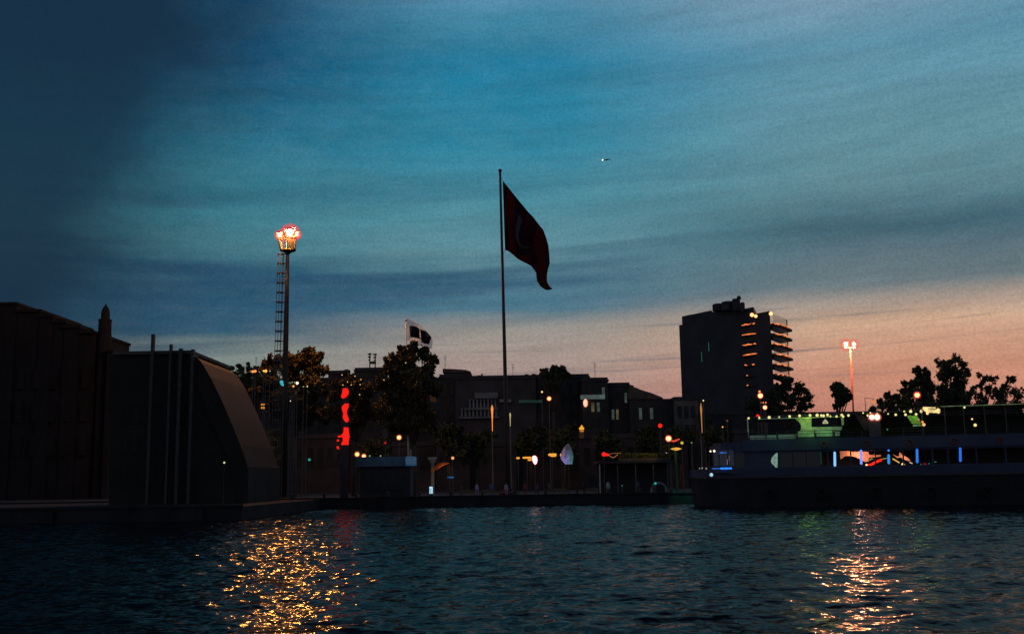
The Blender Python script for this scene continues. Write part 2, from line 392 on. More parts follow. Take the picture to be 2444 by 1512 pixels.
tree('round_tree', 'thin tree at the edge behind the ferry stern', 'tree', 215,
     [(2338, 895, 8), (2352, 902, 12), (2340, 918, 12), (2358, 930, 18), (2338, 948, 14), (2380, 940, 18), (2400, 925, 16), (2430, 940, 20), (2322, 925, 10), (2345, 965, 22), (2390, 965, 26), (2430, 965, 24), (2370, 905, 13), (2415, 905, 14)], 2350, 2800, .38, LEAF, 'dark trees along the skyline')
hl = MB()
# skyline trees behind the pier
for lab, cl, tp, cyp in (
    ('narrow cypress nearest the sloping pier hall', [(517, 868, 6), (518, 880, 8), (518, 895, 9), (517, 915, 11)], 518, 1),
    ('small bushy tree on the skyline just past the narrow cypress', [(545, 885, 9), (555, 878, 8), (548, 900, 14), (535, 905, 10)], 546, 0),
    ('rounded skyline tree with a ragged top between two cypresses', [(570, 874, 8), (575, 885, 11), (562, 895, 13), (580, 900, 12)], 570, 0),
    ('dark cypress close to the orange-lit plane tree', [(592, 868, 6), (593, 880, 9), (594, 896, 11), (592, 915, 12)], 593, 1),
    ('low dark tree tucked against the orange-lit plane tree', [(612, 880, 9), (610, 895, 12), (620, 905, 12)], 611, 0),
    ('low shadowed tree against the slope of the pier hall', [(497, 892, 8), (500, 908, 12), (490, 915, 10)], 498, 0)):
    tree('cypress' if cyp else 'round_tree', lab, 'tree', 300, cl + [(tp, 935, 18), (tp, 965, 22)], tp, 2200, .5, LEAFC if cyp else LEAF, 'skyline trees behind the pier')
# street trees on the waterfront in front of the buildings
for i, (px, top, lab) in enumerate([(1075, 1010, 'dark street tree below the colonnaded building, next to the tall plane tree'), (1135, 1022, 'dark street tree between the colonnade and the orange candle lamp'),
        (1265, 1012, 'dark street tree beside the big flagpole'), (1345, 1005, 'dark street tree under the globe lamp near the pink lit window'),
        (1450, 1018, 'dark street tree behind the red shop lamp'), (1540, 1000, 'dark street tree below the sloping roof'), (1622, 1005, 'dark street tree beside the pale gable wall'), (1715, 1000, 'dark street tree beside the orange candle lamp by the ferry bow'), (900, 1030, 'dark street tree over the blue-lit kiosk'), (560, 1010, 'dark street tree beside the red traffic light near the pier hall'), (640, 1030, 'dark street tree beneath the pair of amber lamps')]):
    cl = [(px + random.uniform(-26, 26), top + 18 + random.uniform(0, 55), random.uniform(15, 26)) for _ in range(9)]
    tree('street_tree', lab, 'tree', 200 + 5 * (i % 3), cl, px, 3200, .45, LEAF, 'street trees along the waterfront')

# ------------------------------------------------------------------ buildings
def windows(root, x0, x1, z0, z1, yf, nx, nz, fw=.55, fh=.6, mt=WIN, lit=None, fmt=None):
    dx = (x1 - x0) / nx; dz = (z1 - z0) / nz
    fm = pm = None
    for i in range(nx):
        for k in range(nz):
            cx = x0 + (i + .5) * dx; cz = z0 + (k + .5) * dz; w = dx * fw / 2; h = dz * fh / 2
            f = MB()
            f.box(cx - w - .1, cx - w, yf - .08, yf + .1, cz - h - .1, cz + h + .1); f.box(cx + w, cx + w + .1, yf - .08, yf + .1, cz - h - .1, cz + h + .1)
            f.box(cx - w, cx + w, yf - .08, yf + .1, cz + h, cz + h + .1); f.box(cx - w, cx + w, yf - .14, yf + .1, cz - h - .1, cz - h)
            fo = f.build('window', fmt or FRAME, root)
            p = MB(); p.box(cx - w, cx + w, yf - .03, yf + .08, cz - h, cz + h)
            p.build('pane', (lit or {}).get((i, k), mt), fo)

def block(label, px0, px1, top, Y, D=14, mt=DWALL, nx=5, nz=5, parapet=True, ref=None, win=True, chim=(), gable=None, name='building', group='dark buildings on the skyline', lit=None, zwin=.3):
    x0, x1 = X(px0, Y, top), X(px1, Y, top); zt = Z(ref or (px0 + px1) / 2, top, Y)
    root = thing(name, ((x0 + x1) / 2, Y, GZ), label, 'building', group)
    w = MB(); w.box(x0, x1, Y, Y + D, GZ, zt); w.build('wall', mt, root)
    r = MB()
    if gable:
        pts = [(x0 - .3, Y - .35, zt + .02), (x1 + .3, Y - .35, zt + .02), (x1 + .3, Y - .35, zt + .3)] + [(X(a, Y, b), Y - .35, Z(a, b, Y)) for a, b in gable[::-1]] + [(x0 - .3, Y - .35, zt + .3)]
        r.prism(pts, (0, D + .7, 0))
    else:
        r.box(x0 - .25, x1 + .25, Y - .3, Y + D + .3, zt - .45, zt - .05)
        if parapet:
            for a, b, c, d in ((x0, x1, Y, Y + .25), (x0, x1, Y + D - .25, Y + D), (x0, x0 + .25, Y + .25, Y + D - .25), (x1 - .25, x1, Y + .25, Y + D - .25)): r.box(a, b, c, d, zt + .004, zt + .5)
    ro = r.build('roof', ROOF if gable else DWALL2, root)
    for (a, b, c) in chim:
        ch = MB(); xa, xb, zc = X(a, Y, c), X(b, Y, c), Z((a + b) / 2, c, Y)
        ch.lathe(((xa + xb) / 2, Y + D * .4, 0), [((xb - xa) * .5, zt - .3), ((xb - xa) * .5, zc - (xb - xa) * .3), ((xb - xa) * .62, zc - (xb - xa) * .28), ((xb - xa) * .55, zc - .1), ((xb - xa) * .25, zc)], 10)
        ch.build('chimney', DWALL, ro)
    if win: windows(root, x0 + .5, x1 - .5, GZ + (zt - GZ) * zwin, zt - 1.2, Y, nx, nz, lit=lit)
    return root, x0, x1, zt

lit_w = em('warm lit window', (1, .42, .2), .9, False, .4, 1.)
dim_w = em('dim lit window', (.35, .5, .42), .10, False, .6, .6)
dim_y = em('dim yellow window', (.6, .5, .25), .12, False, .6, .6)
block('dark apartment house with a low flat penthouse right of the tall plane tree', 1048, 1124, 897, 262, 14, DWALL, 4, 4)
b, x0, x1, zt = block('dark flat roofed house left of the rooftop antenna house', 783, 822, 888, 270, 12, DWALL, 3, 4)
block('dark house carrying the tall rooftop antennas', 846, 912, 881, 268, 12, DWALL, 4, 4)
block('sloping roofed house low between the two antenna houses', 815, 860, 905, 280, 10, DWALL2, 3, 4, gable=[(816, 904), (850, 886), (862, 884)])
# penthouse of the first block
ph = thing('rooftop_penthouse', (X(1086, 268), 268, Z(1086, 897, 268)), 'low penthouse with a curved roof on the dark apartment house', 'penthouse')
pm = MB(); zz = Z(1086, 897, 262)
pm.box(X(1062, 264, 890), X(1119, 264, 890), 264, 273, zz + .5, Z(1090, 888, 264)); pm.build('wall', DWALL2, ph)
pr = MB(); pr.prism([(X(a, 263.6, c), 263.6, Z(a, c, 263.6)) for a, c in ((1056, 888), (1123, 888), (1123, 886), (1112, 882), (1085, 880), (1056, 879))], (0, 10, 0)); pr.build('roof', ROOF, ph)
# colonnaded building
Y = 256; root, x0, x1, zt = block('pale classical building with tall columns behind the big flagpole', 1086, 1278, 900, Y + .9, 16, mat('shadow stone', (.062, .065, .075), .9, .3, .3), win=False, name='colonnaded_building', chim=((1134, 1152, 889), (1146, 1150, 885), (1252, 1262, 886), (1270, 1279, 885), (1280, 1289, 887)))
en = MB(); en.box(X(1134, Y), X(1190, Y), Y - .4, Y + .9, Z(1162, 950, Y), Z(1162, 948, Y) + 1.2); en.build('cornice', PALE, root)
en = MB(); en.box(X(1193, Y), X(1222, Y), Y - .1, Y + .9, Z(1208, 959, Y), Z(1208, 952, Y)); en.build('fascia', mat('grey green fascia', (.25, .3, .3), .8, .3, .5), root)
en = MB(); en.box(X(1240, Y), X(1296, Y), Y - .1, Y + .9, Z(1268, 960, Y), Z(1268, 954, Y)); en.build('lit_fascia', em('faint green fascia', (.25, .6, .5), .035, False, .8, .8), root)
for row, (ya, yb, xa, xb, nn) in enumerate(((952, 972, 1118, 1188, 8), (973, 993, 1098, 1190, 10))):
    for i in range(nn):
        pxc = xa + (xb - xa) * (i + .5) / nn
        c = MB(); xx = X(pxc, Y); za, zb = Z(pxc, yb, Y), Z(pxc, ya, Y)
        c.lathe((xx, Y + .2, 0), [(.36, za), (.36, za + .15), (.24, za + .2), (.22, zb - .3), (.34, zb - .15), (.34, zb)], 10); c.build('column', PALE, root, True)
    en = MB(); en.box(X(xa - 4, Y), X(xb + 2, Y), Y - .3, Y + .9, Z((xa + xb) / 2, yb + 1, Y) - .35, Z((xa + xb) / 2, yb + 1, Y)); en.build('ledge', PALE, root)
    for i in range(nn - 1):
        pxc = xa + (xb - xa) * (i + 1) / nn
        w = MB(); xx = X(pxc, Y); w.box(xx - .28, xx + .28, Y + .82, Y + .9, Z(pxc, yb - 2, Y), Z(pxc, ya + 4, Y)); w.build('window', WIN, root)
block('dark house with twin domed chimneys beside the skyline tree', 1276, 1405, 897, 258, 14, DWALL, 6, 4, chim=((1388, 1396, 886), (1397, 1405, 886), (1358, 1372, 891)))
block('house with a pale top storey and a warm lit oval window', 1388, 1450, 905, 252, 13, DWALL, 4, 5, zwin=.25, lit={(1, 3): dim_y, (2, 3): dim_w, (3, 4): dim_w})
block('stepped dark house with a round chimney between pale house and sloping roof', 1450, 1502, 917, 254, 13, DWALL2, 4, 4, chim=((1508, 1517, 914), (1468, 1474, 911)), lit={(0, 2): dim_w, (1, 2): dim_y, (3, 3): dim_w})
block('long dark house whose roof slopes down towards the tower', 1502, 1578, 952, 250, 13, DWALL, 5, 3, gable=[(1502, 919), (1530, 930), (1556, 938), (1570, 944)], lit={(1, 2): dim_w, (3, 2): dim_w})
pf = MB(); pf.box(X(1390, 250), X(1449, 250), 251.3, 252, Z(1420, 951, 251), Z(1420, 941, 251))
tag(pf.build('fascia_sign', em('pale green white sign board', (.55, .75, .7), .10, False, .6, .5)), 'long pale signboard above the warm oval window', 'sign')
block('pale stone gable house at the foot of the dark tower', 1608, 1664, 950, 290, 10, mat('weathered stone', (.15, .14, .13), .9, .5, .25), 3, 3, name='stone_house')
block('low dark house left of the pale stone gable house', 1576, 1608, 955, 292, 10, DWALL, 2, 2)
# rows of dark low shops along the waterfront street
for i, (a, c, t, lab) in enumerate(((1040, 1120, 1050, 'low dark shop house below the colonnade'), (1122, 1230, 1060, 'low dark shop row behind the big flagpole foot'), (1232, 1380, 1048, 'low dark shop row behind the violet parasol'), (1382, 1520, 1040, 'low dark shop house with the onion shaped amber window'), (1522, 1640, 1052, 'low dark shop house behind the amber mushroom lamps'), (1642, 1800, 1030, 'low dark shop house behind the ferry bow'), (700, 830, 1040, 'low dark shop house left of the red neon sign'), (832, 1038, 1060, 'low dark shop house behind the blue-lit kiosk'), (470, 698, 1030, 'low dark house behind the traffic light near the pier'))):
    block(lab, a, c, t, 226 + (i % 3) * 3, 10, DWALL2 if i % 2 else DWALL, 5, 1, group='low shop houses on the waterfront street', name='shop_house', zwin=.35)
for i, (a, c, t, lab) in enumerate(((500, 560, 915, 'distant dark house behind the sloping pier hall'), (562, 640, 905, 'distant dark house behind the skyline cypresses'), (910, 1050, 905, 'distant dark house hidden behind the tall plane tree'), (640, 785, 905, 'distant dark house hidden behind the orange-lit plane tree'), (1660, 1900, 985, 'long dark house hidden behind the ferry canopy'), (1900, 2120, 985, 'long low dark hall behind the ferry and the lone tree'), (2120, 2440, 980, 'long low dark hall behind the tall tree pair'))):
    block(lab, a, c, t, 340 if i < 4 else 352, 14, DWALL, 5, 3, group='distant dark buildings')
# antennas and tank
an = thing('rooftop_antenna', (X(893, 270), 272, Z(893, 881, 270)), 'pair of braced aerial posts with forked heads on a dark rooftop', 'antenna')
for pxa, tip in ((881, 842), (894, 843)):
    a = MB(); xx = X(pxa, 272); a.tube([(xx, 272, Z(pxa, 884, 272)), (xx, 272, Z(pxa, tip, 272))], .17, 6); a.build('post', BLACKP, an)
    a = MB()
    for k in range(3): a.box(xx - .55 + .1 * k, xx + .45 - .15 * k, 271.8, 272.2, Z(pxa, tip + 1 + k * 7, 272), Z(pxa, tip + 4 + k * 7, 272))
    a.build('head', BLACKP, an)
a = MB(); a.box(X(880, 272), X(896, 272), 271.7, 272.3, Z(888, 868, 272), Z(888, 862, 272)); a.build('crossbeam', BLACKP, an)
wt = MB(); wt.lathe((X(821, 268), 271, 0), [(.35, Z(821, 893, 268)), (.9, Z(821, 888, 268)), (1., Z(821, 884, 268)), (.9, Z(821, 880, 268)), (.3, Z(821, 878, 268))], 14)
tag(wt.build('water_tank', BLACKP, None, True), 'small dark round water tank on the roof left of the aerial posts', 'water tank')
for pxa, a0, a1, lab in ((1427, 903, 862, 'tall thin aerial rising from the pale top storey house'), (1227, 900, 866, 'thin aerial on the colonnaded building beside the big flagpole'), (601, 885, 848, 'thin aerial above the skyline cypresses'), (1062, 890, 845, 'thin aerial beside the tall plane tree')):
    a = MB(); xx = X(pxa, 262); a.tube([(xx, 264, Z(pxa, a0, 262)), (xx, 264, Z(pxa, a1, 262))], [.07, .04], 5)
    for k in range(3): a.tube([(xx - .5 + k * .1, 264, Z(pxa, a1 + 3 + k * 4, 262)), (xx + .5 - k * .1, 264, Z(pxa, a1 + 3 + k * 4, 262))], .035, 4)
    tag(a.build('roof_aerial', BLACKP), lab, 'aerial', 'thin roof aerials')

# ------------------------------------------------------------------ high-rise
def tower():
    YC = 350.; lab = 'dark high-rise with curved balcony slabs edged in orange light'
    C = P(1838, 770, YC); Lf = P(1626, 770, 388); Rr = P(1890, 770, 377)
    root = thing('high_rise', (C.x, YC + 10, GZ), lab, 'tower block')
    def top(px, py, Y): return Z(px, py, Y)
    M1 = mat('tower cladding', (.036, .039, .05), .6, .35, .15)
    uL = (Lf - C); uL.z = 0; uL.normalize()
    def onL(px, off=0):    # point of the long face seen at px
        d = ray(px, 775); n = Vector((-uL.y, uL.x, 0)); q = C - CAM + n * off
        t = (n.dot(q)) / n.dot(d); p = CAM + d * t; return Vector((p.x, p.y, 0)), p.y
    back = Vector((0, 26, 0))
    # main mass in vertical slices so that the roof line steps as in the silhouette
    w = MB()
    for a, c, t in ((1620, 1627.5, 775), (1627.5, 1652, 752), (1652, 1699, 745), (1699, 1760, 738), (1760, 1800, 736)):
        p0, y0 = onL(a); p1, y1 = onL(c); z = top((a + c) / 2, t, (y0 + y1) / 2)
        w.prism([(p0.x, p0.y, GZ), (p1.x, p1.y, GZ), (p1.x + 8, p1.y + 26, GZ), (p0.x + 8, p0.y + 26, GZ)], (0, 0, z - GZ))
    p0, y0 = onL(1800); z = top(1818, 745, YC + 3)
    w.prism([(p0.x, p0.y, GZ), (C.x, C.y, GZ), (C.x + 1.0, C.y + 5, GZ), (C.x - 1, C.y + 24, GZ), (p0.x, p0.y + 24, GZ)], (0, 0, z - GZ))
    w.build('wall', M1, root)
    # plant rooms on the roof
    for a, c, t, nm in ((1711, 1731, 726, 'plant_room'), (1733, 1756, 721, 'plant_room'), (1758, 1772, 713, 'lift_housing'), (1776, 1784, 721, 'vent_stack')):
        p0, y0 = onL(a, 3); p1, y1 = onL(c, 3); z = top((a + c) / 2, t, y0 + 3); zb = top((a + c) / 2, 742, y0 + 3)
        r = (p1 - p0).length / 2; m_ = (p0 + p1) / 2
        b = MB(); b.lathe((m_.x, m_.y + 4, 0), [(r, zb), (r, z - .8), (r * 1.05, z - .7), (r * .85, z)], 12); b.build(nm, M1, root)
    b = MB(); p0, y0 = onL(1766, 6); b.lathe((p0.x, p0.y, 0), [(.7, top(1766, 714, y0)), (.8, top(1766, 709, y0)), (.2, top(1766, 705, y0))], 8); b.build('beacon_housing', M1, root)
    # windows of the long face: dark bands
    gl = em('green lit window strip', (.05, .75, .35), .28, False)
    for k in range(15):
        zc = top(1838, 775 + 24.6 * k, YC)
        if zc < GZ + 5: break
        for a, c in ((1632, 1650), (1654, 1676), (1680, 1702), (1706, 1728), (1732, 1752)):
            p0, _ = onL(a, -.12); p1, _ = onL(c, -.12)
            b = MB(); b.prism([(p0.x, p0.y, zc - 1.6), (p1.x, p1.y, zc - 1.6), (p1.x, p1.y, zc), (p0.x, p0.y, zc)], (0, .1, 0)); b.build('window', WIN, root)
        if k < 5:
            p0, _ = onL(1772.5 + k * 1.2, -.5); p1, _ = onL(1786 + k * 1.0, -.5); zg = top(1838, 788 + 24.6 * k, YC)
            b = MB(); b.prism([(p0.x, p0.y, zg - .35), (p1.x, p1.y, zg + .25), (p1.x, p1.y, zg + .75), (p0.x, p0.y, zg + .15)], (0, .1, 0)); b.build('window', gl, root)
    for px, py, h in ((1690, 827, 3.2), (1672, 851, 3.6)):
        p0, y0 = onL(px, -.2); zz = top(px, py, y0); b = MB(); b.box(p0.x - .3, p0.x + .3, p0.y - .1, p0.y, zz - h / 2, zz + h / 2)
        b.build('window', em('green lit slot', (.06, .7, .3), .25, False), root)
    # curved slabs
    for k in range(9):
        z = top(1838, 763.5 + 24.6 * k, YC)
        if z < GZ + 8: break
        def arc(off):
            pts = []
            a = onL(1766)[0] + Vector((0, -off, 0)); e = P(1890 + k * .9, 785 + 24.6 * k, 374); e = Vector((e.x, e.y, 0))
            ctrl = Vector((C.x + .3, C.y - 4.2, 0))
            a2 = a; e2 = e
            for i in range(15):
                t = i / 14; pts.append(a2 * (1 - t) ** 2 + ctrl * 2 * t * (1 - t) + e2 * t * t)
            return pts
        A = arc(1.6); b = MB()
        poly = [(p.x, p.y, z - .75 + .0) for p in A] + [(A[-1].x - 3, A[-1].y + 6, z - .75), (C.x + .6, C.y + 12, z - .75), (A[0].x, A[0].y + 5, z - .75)]
        b.prism(poly, (0, 0, .75)); sl = b.build('slab', M1, root)
        # dashes of orange light standing on the slab edge
        seg = [(0.0, .16), (.18, .22), (.30, .34), (.41, .47), (.42, .44), (.49, .52), (.56, .70), (.72, .80), (.82, .92)] if k % 2 == 0 else [(0.0, .24), (.34, .36), (.58, .72), (.74, .90)]
        if k >= 4: seg = [(.02, .06), (.14, .18), (.34, .38), (.46, .5), (.58, .68), (.71, .82)] if k == 4 else [(.04, .06), (.40, .43), (.58, .63), (.68, .72), (.8, .83)]
        if k >= 7: seg = []
        for (u0, u1) in seg:
            pts = []
            for i in range(6):
                u = (u0 + (u1 - u0) * i / 5) * 14; j = min(13, int(u)); p = A[j].lerp(A[j + 1], u - j); o_ = max(0, (u - 6) / 8); pts.append((p.x + .25 * o_, p.y - .15 * (1 - o_), z + .10 - .25 * (1 - o_) + .12 * math.sin(u * 9 + k)))
            s = MB(); s.tube(pts, [.07, .16, .21, .19, .14, .06], 6)
            s.build('light_strip', em('orange slab light', (1, .24, .06), 1.15, False, .5, .5), sl)
        # glass balustrade and clear glazing on the short side
        if 0 <= k < 6:
            gm = glass('balcony glass', (.80, .80, .76), .82); zt = top(1838, 763.5 + 24.6 * (k - 1), YC) - .8
            rows = [[(A[i].x - .4, A[i].y + .5, z + .02) for i in range(8, 14)], [(A[i].x - .4, A[i].y + .5, zt if k else z + 3.2) for i in range(8, 14)]]
            b = MB(); b.grid(rows); b.build('glazing', gm, root)
            for i in (13,):
                b = MB(); b.box(A[i].x - .9, A[i].x - .6, A[i].y + .6, A[i].y + .9, z + .02, (zt if k else z + 3.2)); b.build('mullion', M1, root)
    # rooftop lamps and the illegible lit sign on the corner
    lm = em('amber roof lamp', (1, .33, .12), 3.2, False)
    for px, py, r in ((1794, 751, .65), (1803, 754, .55), (1839, 748, .62)):
        p = P(px, py, YC - 3); b = MB(); b.sphere(p, r, n=10, m=6); b.build('roof_lamp', lm, root, True)
    p0, y0 = onL(1744, -1.2); p1, _ = onL(1771, -1.2); z0 = top(1744, 785, y0); z1 = top(1771, 778.5, y0 - 3)
    b = MB(); b.prism([(p0.x, p0.y, z0 - 1.0), (p1.x, p1.y, z1 - .9), (p1.x, p1.y, z1 + .9), (p0.x, p0.y, z0 + .7)], (0, .4, 0)); so = b.build('sign_board', BLACKP, root)
    sm = em('pale green sign light', (.62, .85, .42), .95, False, .5, .8)
    for u0, u1, h in ((.02, .3, .55), (.33, .5, .5), (.53, .66, .85), (.68, .97, .8)):
        q0 = p0.lerp(p1, u0); q1 = p0.lerp(p1, u1); za = z0 + (z1 - z0) * u0; zb = z0 + (z1 - z0) * u1
        b = MB(); b.prism([(q0.x, q0.y - .12, za - h), (q1.x, q1.y - .12, zb - h), (q1.x, q1.y - .12, zb + h * .8), (q0.x, q0.y - .12, za + h * .8)], (0, .1, 0)); b.build('letter_panel', sm, so)
    b = MB(); q0 = p0.lerp(p1, .25); q1 = p0.lerp(p1, .8); b.prism([(q0.x, q0.y - .1, z0 - 2.1), (q1.x, q1.y - .1, z1 - 1.9), (q1.x, q1.y - .1, z1 - 1.3), (q0.x, q0.y - .1, z0 - 1.5)], (0, .1, 0)); b.build('letter_panel', em('dim green sign light', (.2, .7, .4), .4, False, .4, 1), so)
tower()

# ------------------------------------------------------------------ left-hand dark masses
def left_side():
    Y = 190; root = thing('stepped_building', (X(150, Y), Y, GZ), 'huge dark building with a roof that steps down towards a pointed turret', 'building')
    st = ((-90, 40, 722), (40, 96, 738), (96, 127, 751), (127, 155, 764), (155, 190, 777), (190, 224, 789), (256, 268, 833))
    w = MB(); r = MB()
    for i, (a, c, t) in enumerate(st):
        x0, x1, zt = X(a, Y, t), X(c, Y, t), Z((a + c) / 2, t, Y); w.box(x0, x1, Y + (i % 2) * .3, Y + 18, GZ, zt - .5)
        r.box(x0 - .3, x1 + .25, Y - .4 + (i % 2) * .05, Y + 18.2, zt - .5 + .003, zt - .003 * i)
    DARKSTONE = mat('near black stone', (.013, .014, .018), .9, .4, .2); w.build('wall', DARKSTONE, root); r.build('roof', DARKSTONE, root)  # one near-black tone for walls, roof and turret
    x0, x1 = X(-60, Y), X(215, Y); windows(root, x0, x1, 8, 26, Y, 7, 3, .4, .6, mt=DARKSTONE, fmt=mat('near black frame', (.016, .017, .02), .9, .3, 2))
    cx = X(240, Y, 760); t = MB(); k = Y / F
    z = lambda py: Z(238, py, Y)
    t.lathe((cx, Y + 2.2, 0), [(17.5 * k, GZ), (17.5 * k, z(805)), (15.5 * k, z(790)), (15 * k, z(764)), (15.8 * k, z(762)), (15.8 * k, z(758)), (10.5 * k, z(756)), (10 * k, z(742)), (9 * k, z(736)), (7 * k, z(730)), (3.5 * k, z(726)), (1 * k, z(720))], 16)
    t.build('turret', DARKSTONE, root)
    # pier hall with a long sloping end
    Y = 118; root = thing('pier_hall', (X(400, Y), Y, GZ), 'dark pier hall with a flat roof ending in a long sloping buttress', 'pier building')
    d = 16; sl = [(262, 1150), (262, 846), (455, 846), (478, 862), (500, 897), (520, 940), (545, 995), (572, 1060), (588, 1112), (592, 1150)]
    wm = mat('hall cladding', (.022, .023, .023), .8, .35, .2)
    w = MB(); pts = [(P(a, c, Y), c) for a, c in sl]; w.prism([(p.x, Y, p.z if c < 1150 else GZ - .02) for p, c in pts], (0, d, 0)); w.build('wall', wm, root)
    inner = [(455, 844), (468, 848), (486, 868), (508, 905), (530, 950), (556, 1010), (582, 1075), (594, 1115), (596, 1150), (574, 1150), (556, 1112), (530, 1052), (500, 985), (478, 930), (458, 882), (450, 862)]
    b = MB(); b.prism([(p.x, Y - .6, p.z if c < 1150 else GZ - .02) for p, c in ((P(a, c, Y), c) for a, c in inner)], (0, .55, 0)); b.build('buttress', mat('buttress cladding', (.02, .019, .015), .8, .35, .3), root)
    b = MB(); b.box(X(262, Y), X(452, Y), Y - .5, Y + d, Z(360, 846, Y) + .004, Z(360, 838, Y)); b.build('roof', ROOF, root)
    x0, x1 = X(285, Y), X(440, Y); windows(root, x0, x1, 3, 13, Y, 7, 3, .6, .6, mt=wm, fmt=mat('dull hall frame', (.027, .028, .028), .9, .3, 2))
    pm = mat('teal hall panel', (.10, .17, .17), .7, .4, .5); b = MB(); b.box(X(421, Y), X(431, Y), Y - .2, Y - .05, Z(426, 925, Y), Z(426, 905, Y)); b.build('panel', pm, root)
    for a, tp, wd in ((361, 800, 3.6), (405, 824, 2.8), (429, 834, 4), (458, 836, 3.6)):
        b = MB(); b.box(X(a - wd, Y), X(a + wd, Y), Y - 1.1, Y - .62, GZ, Z(a, tp, Y)); b.build('post', BLACKP, root)
    lm = MB(); lm.sphere(P(535, 1103, 112), .11, n=10, m=6)
    l = thing('jetty_lamp', (X(535, 112), 112, GZ), 'tiny yellowish lamp at the foot of the sloping buttress', 'lamp')
    lm.build('bulb', em('pale yellow bulb', (.9, .85, .45), .8, False), l, True)
    b = MB(); p = P(535, 1103, 112); b.tube([(p.x, 112, GZ - .02), (p.x, 112, p.z - .1)], .04, 6); b.build('post', BLACKP, l)
left_side()

# ------------------------------------------------------------------ flags
def flagpole():
    Y = 150.; a = P(1193, 409, Y); b0 = P(1212, 1150, Y); base = Vector((b0.x, Y, GZ))
    root = thing('flagpole', base, 'very tall flagpole leaning slightly, standing at the middle of the quay', 'flagpole')
    b = MB(); b.tube([base, base.lerp(a, .3), base.lerp(a, .65), a], [.36, .29, .22, .17], 12); b.build('pole', BLACKP, root, True)
    b = MB(); b.sphere(a + Vector((0, 0, .1)), .28, n=12, m=8); b.build('finial', BLACKP, root, True)
    b = MB(); b.lathe(base, [(1.3, 0), (1.3, .35), (.8, .5), (.5, .9)], 12); b.build('base', CONC, root)
    h = Vector((.0, 0, 0))
    def zp(zx, zy): return ((1180 + zx * .22495) * .9772, (400 + zy * .22487) * .9772)
    def dep(zx, zy): return .9 * math.sin((zx - 220) / 62.) * min(1, (zx - 205) / 160) + .5 * math.sin((zx * .6 + zy) / 90.)
    def pt(zx, zy, o=0): 
        px, py = zp(zx, zy); return P(px, py, Y + dep(zx, zy) + o)
    def curve(ps, n):
        d = [0]
        for i in range(1, len(ps)): d.append(d[-1] + math.hypot(ps[i][0] - ps[i - 1][0], ps[i][1] - ps[i - 1][1]))
        out = []
        for k in range(n):
            t = d[-1] * k / (n - 1); i = max(j for j in range(len(d)) if d[j] <= t + 1e-9); i = min(i, len(ps) - 2)
            f = (t - d[i]) / (d[i + 1] - d[i]); out.append((ps[i][0] + (ps[i + 1][0] - ps[i][0]) * f, ps[i][1] + (ps[i + 1][1] - ps[i][1]) * f))
        return out
    T = curve([(210, 180), (310, 305), (415, 435), (480, 515), (540, 575), (600, 655), (650, 715), (682, 800), (705, 880), (716, 980), (722, 1080), (703, 1140), (692, 1200), (690, 1260), (697, 1295), (722, 1330), (750, 1358)], 60)
    B = curve([(235, 935), (275, 950), (330, 993), (370, 1030), (420, 1058), (475, 1085), (520, 1110), (550, 1150), (573, 1182), (575, 1220), (582, 1272), (620, 1330), (655, 1357), (692, 1372), (748, 1362)], 60)
    g = MB(); g.grid([[pt(T[i][0] + (B[i][0] - T[i][0]) * v / 30, T[i][1] + (B[i][1] - T[i][1]) * v / 30) for v in range(31)] for i in range(60)])
    fl = g.build('flag', cloth('red flag cloth', (.042, .011, .017), .25), None, True)
    tag(fl, 'huge drooping dark red flag with a pale crescent on the tallest pole', 'flag')
    # crescent sewn on both faces
    cm = cloth('pale crescent cloth', (.095, .115, .135), .2)
    oc = [(388, 545), (372, 590), (362, 650), (352, 710), (352, 780), (362, 835), (385, 885), (425, 915), (470, 922), (505, 912)]
    ic = [(392, 552), (420, 605), (414, 640), (392, 700), (382, 770), (388, 825), (402, 862), (430, 890), (465, 905), (505, 908)]
    for sgn in (-1, 1):
        OC, IC = curve(oc, 24), curve(ic, 24); g = MB(); g.grid([[pt(OC[i][0] + (IC[i][0] - OC[i][0]) * v / 4, OC[i][1] + (IC[i][1] - OC[i][1]) * v / 4, sgn * .05) for v in range(5)] for i in range(24)])
        g.build('crescent', cm, fl, True)
    hy = MB(); hy.tube([pt(210, 178), P(1195, 425, Y)], .03, 5); hy.tube([pt(235, 938), P(1201, 605, Y)], .03, 5); hy.build('halyard', BLACKP, root)
flagpole()

